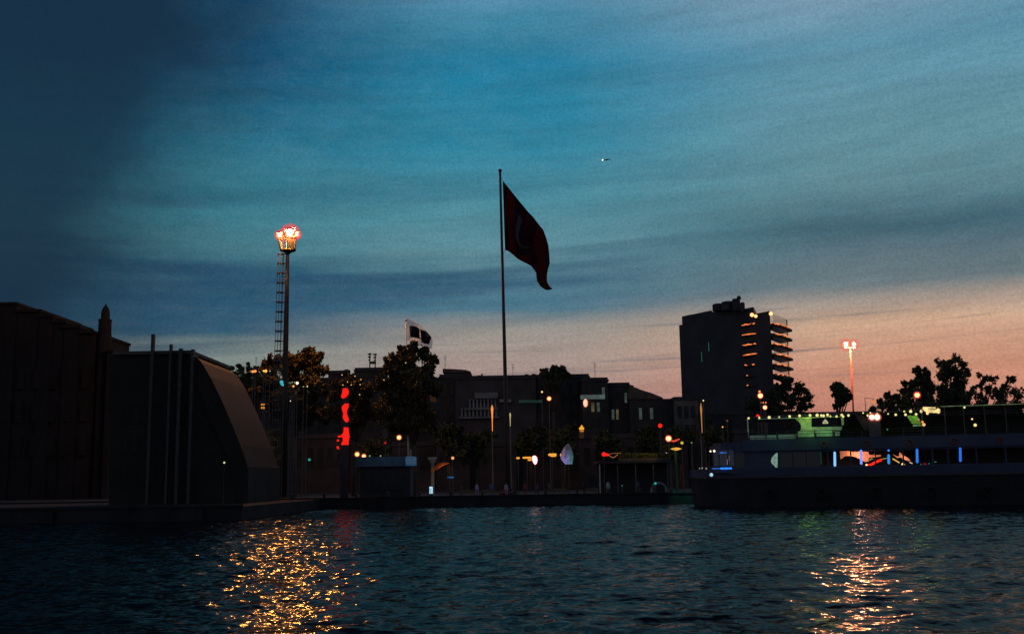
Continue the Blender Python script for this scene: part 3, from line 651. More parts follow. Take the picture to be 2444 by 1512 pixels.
def club_flag():
    Y = 163.; base = Vector((X(976, Y), Y, GZ)); a = P(968.5, 765, Y)
    root = thing('small_flagpole', base, 'thin pale flagpole rising behind the tall rounded plane tree', 'flagpole')
    b = MB(); b.tube([base, a], [.16, .09], 8); b.build('pole', mat('pale pole paint', (.8, .76, .66), .6, .2, 2), root, True)
    b = MB(); b.sphere(a + Vector((0, 0, .1)), .2, n=10, m=6); b.build('finial', mat('pale finial', (.6, .58, .52), .4, .2, 2), root, True)
    def dep(zx, zy): return .5 * math.sin(zx / 105.) + .3 * math.sin((zx + zy * 1.3) / 150.)
    def pt(zx, zy, o=0): return P((960 + zx * .086) * .9772, (740 + zy * .086) * .9772, Y + dep(zx, zy) + o)
    def patch(T, Bm, nm, mt, par, o=0, n=26, mm=14):
        def samp(ps, t):
            u = t * (len(ps) - 1); i = min(int(u), len(ps) - 2); f = u - i; return (ps[i][0] + (ps[i + 1][0] - ps[i][0]) * f, ps[i][1] + (ps[i + 1][1] - ps[i][1]) * f)
        rows = []
        for i in range(n):
            t, q = samp(T, i / (n - 1)), samp(Bm, i / (n - 1)); rows.append([pt(t[0] + (q[0] - t[0]) * v / mm, t[1] + (q[1] - t[1]) * v / mm, o) for v in range(mm + 1)])
        g = MB(); g.grid(rows); return g.build(nm, mt, par, True)
    wc = cloth('pale flag cloth', (.80, .70, .68), .75, .40); bc = cloth('black flag cloth', (.03, .03, .035), .1)
    fl = patch([(385, 425), (560, 505), (740, 600), (880, 730), (985, 840), (1085, 965), (1120, 1080)], [(400, 1055), (500, 1085), (640, 1140), (760, 1215), (860, 1200), (985, 1270), (1090, 1300)], 'flag', wc, None)
    tag(fl, 'black and white flag with two dark panels above the tall rounded plane tree', 'flag')
    for o in (-.05, .05):
        patch([(455, 640), (560, 645), (660, 665), (745, 735)], [(485, 965), (570, 970), (660, 985), (750, 1000)], 'dark_panel', bc, fl, o)
        patch([(760, 725), (850, 770), (940, 800), (1010, 880), (1085, 965)], [(800, 1100), (850, 1130), (900, 1150), (960, 1160), (1020, 1165)], 'dark_panel', bc, fl, o)
        patch([(700, 985), (760, 985), (815, 985)], [(705, 1000), (760, 1015), (815, 1030)], 'dark_panel', bc, fl, o, 6, 3)
        patch([(905, 820), (950, 850), (1005, 905)], [(910, 900), (950, 940), (1010, 965)], 'grey_patch', cloth('grey flag cloth', (.25, .26, .27), .4), fl, o * 2, 8, 4)
club_flag()

# ------------------------------------------------------------------ floodlight masts
AMB = em('sodium floodlight lens', (1, .33, .05), 20000.0)
RED_SH = shell('red lamp halo glow', (1, .07, .10), .9, .40); RED_SOFT = shell('red lamp soft glow', (1, .08, .10), .85, .22)  # emissive shells that imitate the red halo around the lamps
def floodmast():
    Y = 165.; k = Y / F; base = Vector((X(677, Y), Y, GZ)); topp = P(686.5, 597, Y)
    root = thing('floodlight_mast', base, 'tall floodlight mast with a caged ladder and a glowing lamp basket', 'floodlight mast')
    pm = mat('mast paint', (.03, .028, .027), .55, .3, 1.5)
    b = MB(); b.tube([base, base.lerp(topp, .4), base.lerp(topp, .8), topp], [.52, .44, .34, .26], 14); b.build('mast', pm, root, True)
    def at(px, py, dy=0): return P(px, py, Y + dy)
    # basket: tapered cage with floor ring, top ring, uprights and plates
    bk = MB(); n = 10; rb, rt = 20 * k, 22 * k; cb = at(687, 597); ct = at(685, 568)
    ring = lambda c, r: [(c.x + r * math.cos(2 * math.pi * i / n), c.y + r * .8 * math.sin(2 * math.pi * i / n), c.z) for i in range(n + 1)]
    bk.tube(ring(cb, rb * .9), .14, 6); bk.tube(ring(ct, rt), .14, 6)
    A, B = ring(cb, rb * .9), ring(ct, rt)
    for i in range(n): bk.tube([A[i], B[i]], .09, 5)
    bm_ = mat('galvanised steel', (.02, .018, .016), .5, .25, 2); bo = bk.build('basket', bm_, root)
    fl = MB(); fl.lathe((cb.x, cb.y, cb.z - .1), [(.3, -.5), (rb * .6, -.12), (rb * .92, -.02), (rb * .92, .06)], 14); fl.build('basket_floor', bm_, bo)
    for i0 in (5, 8):
        g = MB(); g.grid([[A[i0], A[i0 + 1]], [B[i0], B[i0 + 1]]]); g.build('side_plate', bm_, bo)
    for (px, py, r, dy) in ((667, 561.5, 8.5, -1.4), (692, 556, 12, -1.2), (708, 560, 8, .3), (683, 551, 8, .8), (700, 549, 8, 1.4)):
        c = at(px, py, dy); rr = r * k
        h = MB(); h.lathe((c.x, c.y, c.z), [(rr * .4, rr * 1.05), (rr * .8, rr * .95), (rr * .85, rr * .6), (rr * .5, rr * .5)], 12); h.tube([c + Vector((0, .2, 0)), Vector((c.x * .5 + ct.x * .5, ct.y, ct.z))], .07, 6)
        ho = h.build('floodlight', STEEL, root)
        l = MB(); l.sphere(c, rr * (.46 if r == 12 else .36), (1, .8, .95), 14, 9); lo = l.build('lens', AMB, ho, True)
        l = MB(); l.sphere(c, rr * 1.05, (1, .85, .97), 16, 10); l.build('inner_glow', shell('amber inner glow', (1, .50, .08), 1.25, .66), ho, True)  # amber glow around the lens, put in as an emissive shell
        s_ = MB(); s_.sphere(c, rr * (2.0 if r == 12 else 1.6), (1.0, .9, 1), 18, 11); s_.sphere(c, rr * (1.6 if r == 12 else 1.3), (1.0, .9, 1), 18, 11); s_.build('halo_shell', RED_SOFT, ho, True)  # two nested glowing spheres stand in for the red halo
    # ladder with safety hoops
    lad = MB(); l0, l1 = Vector((base.x - .95, Y - .1, GZ + 2)), at(679, 606)
    def lp(t): return l0.lerp(l1, t)
    for dx in (-.25, .25): lad.tube([lp(0) + Vector((dx, 0, 0)), lp(1) + Vector((dx, 0, 0))], .045, 5)
    nr = 80
    for i in range(nr): q = lp(i / nr); lad.tube([q + Vector((-.25, 0, 0)), q + Vector((.25, 0, 0))], .025, 4)
    lad.build('ladder', STEEL, root)
    nh = 22
    for i in range(nh):
        q = lp(.10 + .9 * i / (nh - 1)) if i else lp(.1); h = MB()
        h.tube([q + Vector((.55 * math.cos(a) - .52, -.48 * math.sin(a), 0)) for a in [math.pi * 2 * j / 12 for j in range(13)]], .10, 5)
        h.tube([q + Vector((0, .1, 0)), q + Vector((.6, .1, 0))], .05, 5); h.build('safety_hoop', STEEL, root)
    v = MB()
    for a in (.6, 1.6, 2.6): v.tube([lp(.1) + Vector((.55 * math.cos(a) * 1 - .52, -.48 * math.sin(a), 0)), lp(1) + Vector((.55 * math.cos(a) - .52, -.48 * math.sin(a), 0))], .055, 4)
    v.build('hoop_rail', STEEL, root)
    # the beams of the lamps
    O = (1, .34, .07)
    light('floodlight_beam', 'SPOT', at(712, 566, 1.5), 20000, O, root, .4, P(745, 850, 177), 34, .6)
    light('floodlight_beam', 'SPOT', at(712, 566, -1), 9000, O, root, .4, P(850, 935, 163), 26, .7)
    light('floodlight_beam', 'SPOT', at(712, 566, -1.5), 9000, O, root, .4, P(925, 905, 158), 24, .8)
    light('floodlight_beam', 'SPOT', at(662, 566, 1), 6000, O, root, .4, P(640, 880, 176), 30, .8)
    light('floodlight_beam', 'POINT', at(686, 580, -2.2), 300, (1, .45, .12), root, .25)
floodmast()

def doublemast():
    Y = 600.; k = Y / F; base = Vector((X(2041, Y), Y, GZ)); t = P(2028.5, 828, Y)
    root = thing('twin_floodlight_mast', base, 'distant red-lit mast with two round floodlights above the lone tree', 'floodlight mast')
    b = MB(); b.tube([base, base.lerp(t, .5), t], [.6, .5, .4], 10); b.build('mast', mat('red pale mast paint', (.14, .045, .035), .6, .15, .5), root, True)
    b = MB(); b.tube([P(2016, 830, Y), P(2040, 830, Y)], .3, 6); b.build('crossarm', STEEL, root)
    for px, py, r in ((2018.5, 822.5, 7.4), (2037, 821.6, 6.2)):
        c = P(px, py, Y - 1); h = MB(); h.lathe((c.x, c.y, c.z), [(r * k * .3, r * k * 1.1), (r * k * .75, r * k * .95), (r * k * .8, r * k * .7), (r * k * .3, r * k * .6)], 12); ho = h.build('floodlight', STEEL, root)
        l = MB(); l.sphere(c, r * k * .42, n=16, m=10); l.build('lens', em('pinkish floodlight lens', (1, .31, .12), 24000.), ho, True)
        l = MB(); l.sphere(c, r * k * 1.1, n=16, m=10); l.build('inner_glow', shell('peach inner glow', (1, .56, .26), 1.25, .7), ho, True)  # peach glow around the lens, painted as an emissive sphere
        s_ = MB(); s_.sphere(c, r * k * 2.2, n=18, m=11); s_.sphere(c, r * k * 1.6, n=18, m=11); s_.build('halo_shell', shell('coral lamp halo glow', (1, .16, .12), .85, .22), ho, True)  # coral halo of the lamp imitated by nested glowing spheres
    light('floodlight_beam', 'SPOT', P(2028, 818, Y - 4), 200000, (1, .2, .12), root, .5, P(2034, 930, Y), 12, .8)
doublemast()

# ------------------------------------------------------------------ lamps on the waterfront
WARM = em('warm globe bulb', (1, .58, .22), 3.0); AMBER = em('amber bulb', (1, .42, .06), 1.6, False); ORANGE = em('orange bulb', (1, .28, .05), 1.4, False)
YELL = em('yellow bulb', (1, .72, .25), 1.2, False); REDL = em('red lamp', (1, .015, .012), 1.15, False); WHITEB = em('white bulb', (1, .85, .6), 1.6, False)
CYAN = em('cyan lamp', (.06, .55, .62), .75, False); TEAL = em('teal lamp', (.02, .5, .38), .7, False); GREENB = em('greenish bulb', (.55, .62, .22), .7, False)
SH_O = shell('orange lamp halo glow', (1, .16, .03), .7, .4)  # orange halo glow put around the globe bulbs
def globe_lamp(px, py, Y, r, label, bulb=WARM, sh=RED_SH, sr=1.5, arm=0, name='globe_lamp', group='lamps along the waterfront', z0=GZ):
    k = Y / F; c = P(px, py, Y); root = thing(name, (c.x + arm, Y, z0), label, 'street lamp', group)
    b = MB(); b.tube([(c.x + arm, Y, z0), (c.x + arm, Y, c.z - r * k * (1 if not arm else -2))], [.11, .06], 8)
    if arm: b.tube([(c.x + arm, Y, c.z + r * k * 2), (c.x, Y, c.z + r * k * 1.6), (c.x, Y, c.z + r * k)], .05, 6)
    b.build('post', STEEL, root)
    g = MB(); g.lathe((c.x, Y, c.z), [(r * k * .3, r * k * 1.2), (r * k * .6, r * k * 1.05), (r * k * .55, r * k * .85), (r * k * .2, r * k * .8)], 10); g.build('cap', STEEL, root)
    g = MB(); g.sphere(c, r * k, n=12, m=8); bo = g.build('bulb', bulb, root, True)
    if sh: g = MB(); g.sphere(c, r * k * sr, n=14, m=9); g.build('halo_globe', sh, root, True)  # halo around the bulb imitated by a translucent glowing sphere
    return root
globe_lamp(1310, 950.5, 190, 4.2, 'globe street lamp in front of the skyline tree', sh=SH_O)
globe_lamp(1293, 934.5, 230, 2.2, 'tiny yellow lamp up the wall beside the globe street lamp', YELL, None)
globe_lamp(952, 1043, 150, 4.6, 'bright globe street lamp in front of the tall plane tree', sh=SH_O)
globe_lamp(852, 1083, 148, 4.6, 'larger of the two warm globe lamps over the blue-lit kiosk', sh=SH_O)
globe_lamp(868, 1087.5, 147, 4.2, 'smaller warm globe lamp over the blue-lit kiosk', sh=SH_O)
globe_lamp(1595, 1045.5, 150, 6.2, 'bright red-haloed globe lamp on a green post by the amber mushroom lamps', sh=RED_SH, sr=1.35)
globe_lamp(1814, 943.5, 200, 5.6, 'higher red-haloed globe lamp in front of the balcony tower', sh=RED_SH, sr=1.3)
globe_lamp(1825, 971.5, 190, 4.6, 'lower globe lamp in front of the balcony tower, just over the ferry bulbs', sh=RED_SH, sr=1.3)
globe_lamp(2188, 942, 170, 5.6, 'red-haloed globe lamp in front of the open-crowned tree', em('yellow globe bulb', (1, .62, .2), 3.), RED_SH, 1.55)
globe_lamp(2084, 957.5, 200, 4.4, 'dim orange lamp hanging beside the low bushy tree', em('dim orange bulb', (1, .32, .10), .75, False), None, arm=-1.6)
globe_lamp(1812, 933.5, 202, 2.6, 'faint small lamp just above the higher globe lamp', ORANGE, None)
for px, lab in ((1815, 'first'), (1821, 'middle'), (1827, 'last')):
    globe_lamp(px, 960, 205, 1.6, f'{lab} of three tiny orange lamps in a row under the higher globe lamp', ORANGE, None)
globe_lamp(692, 956, 170, 1.8, 'tiny white lamp below the floodlight mast', WHITEB, None)
globe_lamp(1080, 1092, 150, 3.6, 'small orange lamp at the end of the orange awning', em('orange wall bulb', (1, .35, .12), 1.1, False), None)
globe_lamp(1678, 955, 210, 1.8, 'tiny yellow lamp beside the orange candle lamp near the tower', YELL, None)
globe_lamp(882, 1087, 149, 1.6, 'dim small lamp right of the smaller warm globe lamp', GREENB, None)
globe_lamp(908, 1087, 149, 1.6, 'faint lamp at the edge of the kiosk roof', GREENB, None)
globe_lamp(1627, 1056, 158, 3.6, 'small yellow-green saucer lamp above the amber mushroom lamp', em('yellow green bulb', (.8, .6, .05), .8, False), None)
globe_lamp(1650, 1055.5, 165, 2.0, 'faint green saucer lamp nearest the ferry bow', em('faint green bulb', (.2, .5, .15), .5, False), None)
globe_lamp(1590, 1080, 150, 1.4, 'pinprick white lamp below the bright red-rimmed globe', em('pinprick bulb', (.9, .9, .8), .6, False), None)
globe_lamp(1724, 1018, 190, 1.6, 'pinprick amber lamp above the ferry bow cabin', AMBER, None)
globe_lamp(1735, 1003, 195, 2.2, 'faint reddish lamp above the ferry bow cabin', em('faint red bulb', (.5, .15, .1), .35, False), None)
for px, py, r, mt, lab in ((603, 886, 3.2, ORANGE, 'leftmost of the orange shop lamps under the orange-lit plane tree'), (609, 885, 3.2, ORANGE, 'flattened orange lamp second from the cypress'), (629, 884.5, 2.2, AMBER, 'small amber lamp in the row under the orange-lit plane tree'), (634, 884.8, 3.4, AMBER, 'brightest amber lamp in the row under the orange-lit plane tree'), (644, 885, 1.5, GREENB, 'tiny pale lamp ending the amber row'),
        (692, 913, 1.6, TEAL, 'tiny green lamp beside the cyan sign'), (697, 911.5, 1.4, GREENB, 'tiny olive lamp between the green and white ones'), (703, 912, 1.4, GREENB, 'faint olive lamp touching the white one'), (709, 913.5, 3.4, WHITEB, 'bright cream lamp right of the cyan sign'), (700, 921, 2.2, AMBER, 'amber lamp under the cream one'), (724, 922, 1.4, GREENB, 'faint yellowish lamp further right under the plane tree'), (733, 921.5, 1.5, YELL, 'last faint yellow lamp under the plane tree'),
        (1065, 868, 0, None, '')):
    if r: globe_lamp(px, py, 158 if px < 650 else 160, r, lab, mt, None, name='shop_lamp', group='small shop lamps under the plane tree')
# fairy lights among the low lit tree: tiny warm bulbs hung in its leaves
for i, (px, py) in enumerate(((816, 894), (829, 911), (847, 897), (861, 905), (859, 917), (818, 918), (838, 918), (916, 906), (968, 865), (858, 941))):
    b = MB(); b.sphere(P(px, py, 158 if px < 900 else 152), .09, n=8, m=5)
    tag(b.build('fairy_light', em('fairy bulb', (1, .5, .18), .9, False)), 'tiny warm bulb hung in the orange-lit leaves', 'fairy light', 'fairy lights in the lit trees')

def double_amber():
    p = P(627, 968, 160); root = thing('bracket_lamp', (p.x, 160, GZ), 'pair of amber oval lamps stacked one above the other', 'street lamp')
    b = MB(); b.tube([(p.x, 160.3, GZ), (p.x, 160.3, p.z + .6)], [.1, .06], 8); b.build('post', STEEL, root)
    for dz, w in ((.22, .30), (-.28, .34)):
        b = MB(); b.sphere((p.x + .04 * (dz < 0), 160, p.z + dz), w, (1, .6, .5), 12, 8); b.build('lamp_shade', em('amber shade', (1, .36, .015), .95, False), root, True)
double_amber()

def candle(px, ytop, ybot, Y, wpx, label, mt):
    k = Y / F; base = Vector((X(px + 2, Y), Y, GZ)); t = P(px, ytop, Y); m_ = P(px, ybot, Y)
    root = thing('candle_lamp', base, label, 'street lamp', 'slender candle lamps')
    b = MB(); b.tube([base, Vector((m_.x, Y, m_.z))], [.12, .05], 8); b.build('post', mat('lamp post paint', (.22, .2, .15), .6, .2, 2), root)
    n = 10; L_ = t.z - m_.z
    b = MB(); b.lathe((t.x, Y, m_.z), [(.045, 0), (.06, L_ * .3), (wpx * k * .6, L_ * .62), (wpx * k, L_ * .82), (wpx * k * .7, L_ * .94), (.03, L_)], 12); b.build('diffuser', mt, root, True)
candle(1174, 966, 1028, 152, 2.9, 'orange candle lamp left of the big flagpole', em('orange diffuser', (1, .30, .045), 1.1, False, .4, .6))
candle(1217, 984, 1016, 155, 2.0, 'pale yellow-green candle lamp right of the big flagpole', em('pale diffuser', (.62, .55, .22), .75, False, .3, .6))
candle(1672, 961, 1032, 160, 2.4, 'tall orange candle lamp between the tower and the ferry bow', em('soft orange diffuser', (1, .42, .10), .5, False, .4, .5))
candle(2072, 958, 976, 200, 2.0, 'short pinkish candle lamp beside the low bushy tree', em('pinkish diffuser', (1, .5, .3), .5, False, .3, .6))
candle(980, 1072, 1100, 148, 1.6, 'faint grey candle lamp beside the tall plane tree trunk', em('grey diffuser', (.3, .28, .24), .12, False, .3, .6))

def traffic(px, py, Y, label, mt, r=4.2):
    k = Y / F; c = P(px, py, Y); root = thing('traffic_light', (c.x, Y, GZ), label, 'traffic light', 'traffic lights along the waterfront')
    b = MB(); b.tube([(c.x, Y + .15, GZ), (c.x, Y + .15, c.z - .5)], .06, 7); b.build('post', STEEL, root)
    h = MB(); h.box(c.x - .2, c.x + .2, Y + .02, Y + .3, c.z - .85, c.z + .3); h.build('housing', BLACKP, root)
    l = MB(); l.sphere((c.x, Y, c.z), r * k, (1, .6, 1), 12, 8); l.build('lens', mt, root, True)
    for dz in (-.3, -.6):
        l = MB(); l.sphere((c.x, Y + .02, c.z + dz), .12, (1, .5, 1), 10, 6); l.build('unlit_lens', mat('unlit lens', (.03, .03, .03), .2, .1, 2), root, True)
traffic(588, 1069, 150, 'pinkish red traffic light beside the sloping pier hall', em('pink red lamp', (1, .06, .05), 1.0, False, .6, 8.))
traffic(738, 1096, 148, 'small teal traffic light below the orange-lit plane tree', TEAL, 3.)
traffic(919, 1056, 152, 'small deep red traffic light beside the bright globe lamp', em('deep red lamp', (.7, .01, .02), .6, False), 3.)
traffic(1808, 992, 185, 'red traffic light over the ferry canopy edge', REDL, 4.)
traffic(1575, 1015, 180, 'tilted red traffic light behind the amber mushroom lamps', REDL, 5.)

# red neon sign
def neon():
    Y = 153; root = thing('neon_sign', (X(822, Y), Y, GZ), 'tall vertical red neon sign half hidden by the low lit tree', 'neon sign')
    rm = em('red neon', (1, .015, .008), 1.1, True, .12, 1.2)
    b = MB(); b.box(X(812, Y), X(831, Y), Y + .1, Y + .35, GZ, Z(822, 920, Y)); b.build('board', BLACKP, root)
    z3 = lambda zx, zy: P((500 + zx * .2315) * .9772, (900 + zy * .2315) * .9772, Y)
    for poly in ([(1455, 208), (1500, 203), (1517, 235), (1515, 265), (1490, 298), (1462, 312), (1440, 305), (1438, 285), (1450, 250)],
                 [(1478, 366), (1518, 366), (1515, 400), (1500, 440), (1495, 470), (1515, 520), (1518, 550), (1495, 566), (1470, 545), (1455, 510), (1460, 470), (1445, 420), (1448, 395)],
                 [(1465, 615), (1515, 620), (1520, 680), (1526, 720), (1515, 770), (1515, 800), (1440, 802), (1438, 785), (1455, 760), (1452, 718), (1402, 722), (1400, 708), (1440, 700), (1462, 670)],
                 [(1395, 742), (1418, 746), (1412, 764), (1392, 766)], [(1395, 812), (1412, 818), (1418, 848), (1400, 846), (1388, 828)]):
        b = MB(); b.prism([z3(*p) for p in poly], (0, .1, 0)); b.build('letter_panel', rm, root)
neon()
cs = thing('cyan_sign', (X(672, 158), 158, GZ), 'small cyan neon sign beside the floodlight mast foot', 'neon sign')
b = MB(); b.tube([(X(672, 158), 158.2, GZ), (X(672, 158), 158.2, Z(672, 905, 158))], .07, 6); b.build('post', STEEL, cs)
for px, py, r in ((671.5, 911, .27), (673, 916, .23), (674.5, 918, .18)):
    b = MB(); b.sphere(P(px, py, 158), r, (1, .5, 1), 12, 8); b.build('light_tube', CYAN, cs, True)

# ------------------------------------------------------------------ quay furniture, kiosks
def kiosk():
    Y = 146; x0, x1 = X(850, Y), X(985, Y); root = thing('kiosk', ((x0 + x1) / 2, Y, GZ), 'long dark kiosk with a faintly blue-lit roof fascia', 'kiosk')
    zt, zb = Z(920, 1089, Y), Z(920, 1112, Y)
    b = MB(); b.box(x0 + .4, x1 - .4, Y + .5, Y + 5, GZ, zb); b.build('wall', DWALL, root)
    b = MB(); b.box(x0, x1 - 1, Y, Y + 5.4, zb, zt); ro = b.build('roof', mat('blue grey fascia', (.07, .125, .18), .7, .3, .7), root)
    b = MB(); b.box(x1 - 1, x1, Y - .02, Y + 5.4, zb + .35, zt); b.build('sign_panel', em('blue speckled sign', (.12, .28, .5), .22, False, .9, 14.), root)
    b = MB(); b.box(x1 - 1, x1 + .5, Y - .03, Y + .2, zb + .05, zb + .3); b.build('light_strip', em('blue strip', (.06, .22, .42), .25, False, .5, 5.), root)
    windows(root, x0 + 1, x1 - 1.2, GZ + .8, zb - .2, Y + .5, 5, 1, .7, .8)
    light('kiosk_lamp', 'SPOT', (x1 - 3, Y - 3, zt + 1.5), 30, (.4, .6, 1), root, .2, (x0 + 4, Y, zb), 120, .8)
kiosk()
def pillar_stall():
    Y = 143.5; root = thing('market_stall', (X(1031, Y), Y, GZ), 'stall with an orange curved awning on a pale pillar', 'stall')
    zt = Z(1031, 1096, Y); b = MB(); b.lathe((X(1032, Y), Y, 0), [(.3, GZ), (.3, GZ + .2), (.22, GZ + .25), (.22, zt - .5), (.42, zt - .3), (.42, zt)], 12); b.build('pillar', mat('pillar paint', (.34, .36, .33), .8, .3, 1), root, True)
    cap = MB(); cap.box(X(1022, Y), X(1041, Y), Y - .5, Y + .5, zt, zt + .35); cap.build('capital', mat('pale capital', (.5, .48, .5), .8, .5, 6), root)
    def zp(zx, zy, d): return P((1000 + zx * .1124) * .9772, (1050 + zy * .1124) * .9772, Y + d)
    T = [(460, 870), (540, 790), (620, 710), (720, 700), (860, 698)]; Bt = [(490, 890), (570, 855), (650, 820), (730, 770), (830, 735)]
    aw = MB(); rows = [[zp(t[0] + (q[0] - t[0]) * v / 3, t[1] + (q[1] - t[1]) * v / 3, -.2 - .5 * v) for v in range(4)] for t, q in zip(T, Bt)]
    aw.grid(rows); aw.build('awning', cloth('orange awning cloth', (.55, .2, .05), .35), root, True)
    b = MB()
    for q in (rows[-1][-1], rows[-1][0]): b.tube([(q.x, q.y, GZ), (q.x, q.y, q.z)], .04, 6)
    b.build('awning_pole', STEEL, root)
    c = P(1028.5, 1168.5, Y - .8); b = MB(); b.box(c.x - .22, c.x + .22, Y - .95, Y - .7, c.z - .45, c.z + .45); b.build('lit_panel', em('cyan white panel', (.45, .75, .95), .9, True, .4, 3.), root)
    b = MB(); b.box(c.x - .26, c.x + .26, Y - .69, Y - .45, GZ, c.z + .5); b.build('panel_case', BLACKP, root)
    light('awning_lamp', 'POINT', P(1060, 1118, Y - 1.2), 14, (1, .35, .08), root, .1)
pillar_stall()
b = MB(); Y = 148; b.box(X(1067, Y), X(1082, Y), Y - .1, Y + .1, Z(1074, 1140, Y), Z(1074, 1136, Y))
sg = thing('light_bar', (X(1074, Y), Y, GZ), 'short blue light bar hanging right of the orange awning', 'light bar'); b.build('light_tube', em('blue bar', (.03, .2, .55), .45, False, .4, 4.), sg)
b = MB(); b.tube([(X(1074, Y), Y + .15, GZ), (X(1074, Y), Y + .15, Z(1074, 1136, Y))], .05, 6); b.build('post', STEEL, sg)

def parasol():
    Y = 145.; root = thing('parasol', (X(1352, Y), Y, GZ), 'pale half-closed parasol lit violet and teal in the middle of the quay', 'parasol')
    z_ = lambda zx, zy, d=0: P((1250 + zx * .1124) * .9772, (1050 + zy * .1124) * .9772, Y + d)
    prof = [(1222, 285, 6), (1205, 370, 75), (1200, 450, 112), (1195, 530, 130), (1195, 600, 132), (1205, 660, 112), (1220, 700, 95), (1235, 738, 70)]
    b = MB(); n = 16; rows = []
    for (zx, zy, r) in prof:
        c = z_(zx, zy); rr = r * .1124 * .9772 * Y / F
        rows.append([(c.x + rr * math.cos(2 * math.pi * j / n) * (1 + .08 * (j % 2)), c.y + rr * math.sin(2 * math.pi * j / n) * (1 + .08 * (j % 2)), c.z) for j in range(n + 1)])
    b.grid(rows); b.build('canopy', mat('pale parasol cloth', (.5, .5, .52), .85, .55, 2.2, stretch=(1, 1, .6)), root)
    c = z_(1222, 270); b = MB(); b.tube([(c.x, c.y, GZ), (c.x, c.y, c.z)], .05, 8); b.build('pole', STEEL, root)
    b = MB(); b.lathe((c.x, c.y, GZ), [(.5, 0), (.5, .12), (.1, .2)], 12); b.build('base', CONC, root)
    light('violet_lamp', 'SPOT', (c.x - 3.6, Y - 3., GZ + 1.5), 600, (.52, .38, 1), root, .1, (c.x - .2, Y, c.z - 1.2), 34, .7)
    light('teal_lamp', 'SPOT', (c.x + 3.6, Y - 2.4, GZ + .8), 320, (.1, .8, .75), root, .1, (c.x + .2, Y, c.z - 1.3), 34, .7)
parasol()

def headlamp():
    Y = 147.; z_ = lambda zx, zy, d=0: P((1250 + zx * .1124) * .9772, (1050 + zy * .1124) * .9772, Y + d)
    c = z_(495, 640); root = thing('floodlight', (c.x, Y, GZ), 'glaring white floodlight with a red rim on a short post', 'floodlight')
    b = MB(); b.tube([(c.x, Y + .3, GZ), (c.x, Y + .3, c.z)], .06, 7); b.build('post', STEEL, root)
    for nm, s, mt, o in (('lens', 1., em('white hot lens', (1, .75, .75), 6.), 0), ('halo_shell', 1.35, shell('crimson lamp halo glow', (1, .01, .07), 1., .6), -.02)):  # outer crimson shell paints the red glow around the lens
        g = MB(); pts = [z_(475, 575), z_(490, 610), z_(500, 655), z_(505, 710)]; k = .1124 * .9772 * Y / F
        g.tube([pts[0] + (pts[0] - pts[1]) * (.6 * s), *pts, pts[3] + (pts[3] - pts[2]) * .5 * s], [8 * k * s, 42 * k * s, 52 * k * s, 50 * k * s, 32 * k * s, 6 * k * s], 12); g.build(nm, mt, root, True)
    om = em('orange light bar', (1, .40, .05), 1.0, False)
    for bars, lab in (([(92, 165, 600, 20)], 'short orange light bar furthest from the glaring floodlight'), ([(225, 425, 592, 20), (340, 425, 640, 18)], 'long double orange light bar touching the glaring floodlight'), ([(785, 965, 528, 28), (840, 955, 558, 14)], 'thick orange light bar between floodlight and parasol'), ([(1045, 1110, 535, 32)], 'stubby orange light bar beside the parasol')):
        p = z_((bars[0][0] + bars[0][1]) / 2, bars[0][2], .6); r = thing('light_bar', (p.x, p.y, GZ), lab, 'light bar', 'orange light bars on the quay')
        for a, c_, y, h in bars:
            g = MB(); k = .1124 * .9772 * Y / F; g.tube([z_(a, y + 4, .5), z_(a + (c_ - a) * .15, y + 2, .5), z_(c_ - (c_ - a) * .1, y, .5), z_(c_, y, .5)], [h * k * .3, h * k, h * k, h * k * .7], 8); g.build('light_tube', om, r, True)
        g = MB(); g.tube([(p.x, p.y + .2, GZ), (p.x, p.y + .2, p.z)], .05, 6); g.build('post', STEEL, r)
headlamp()

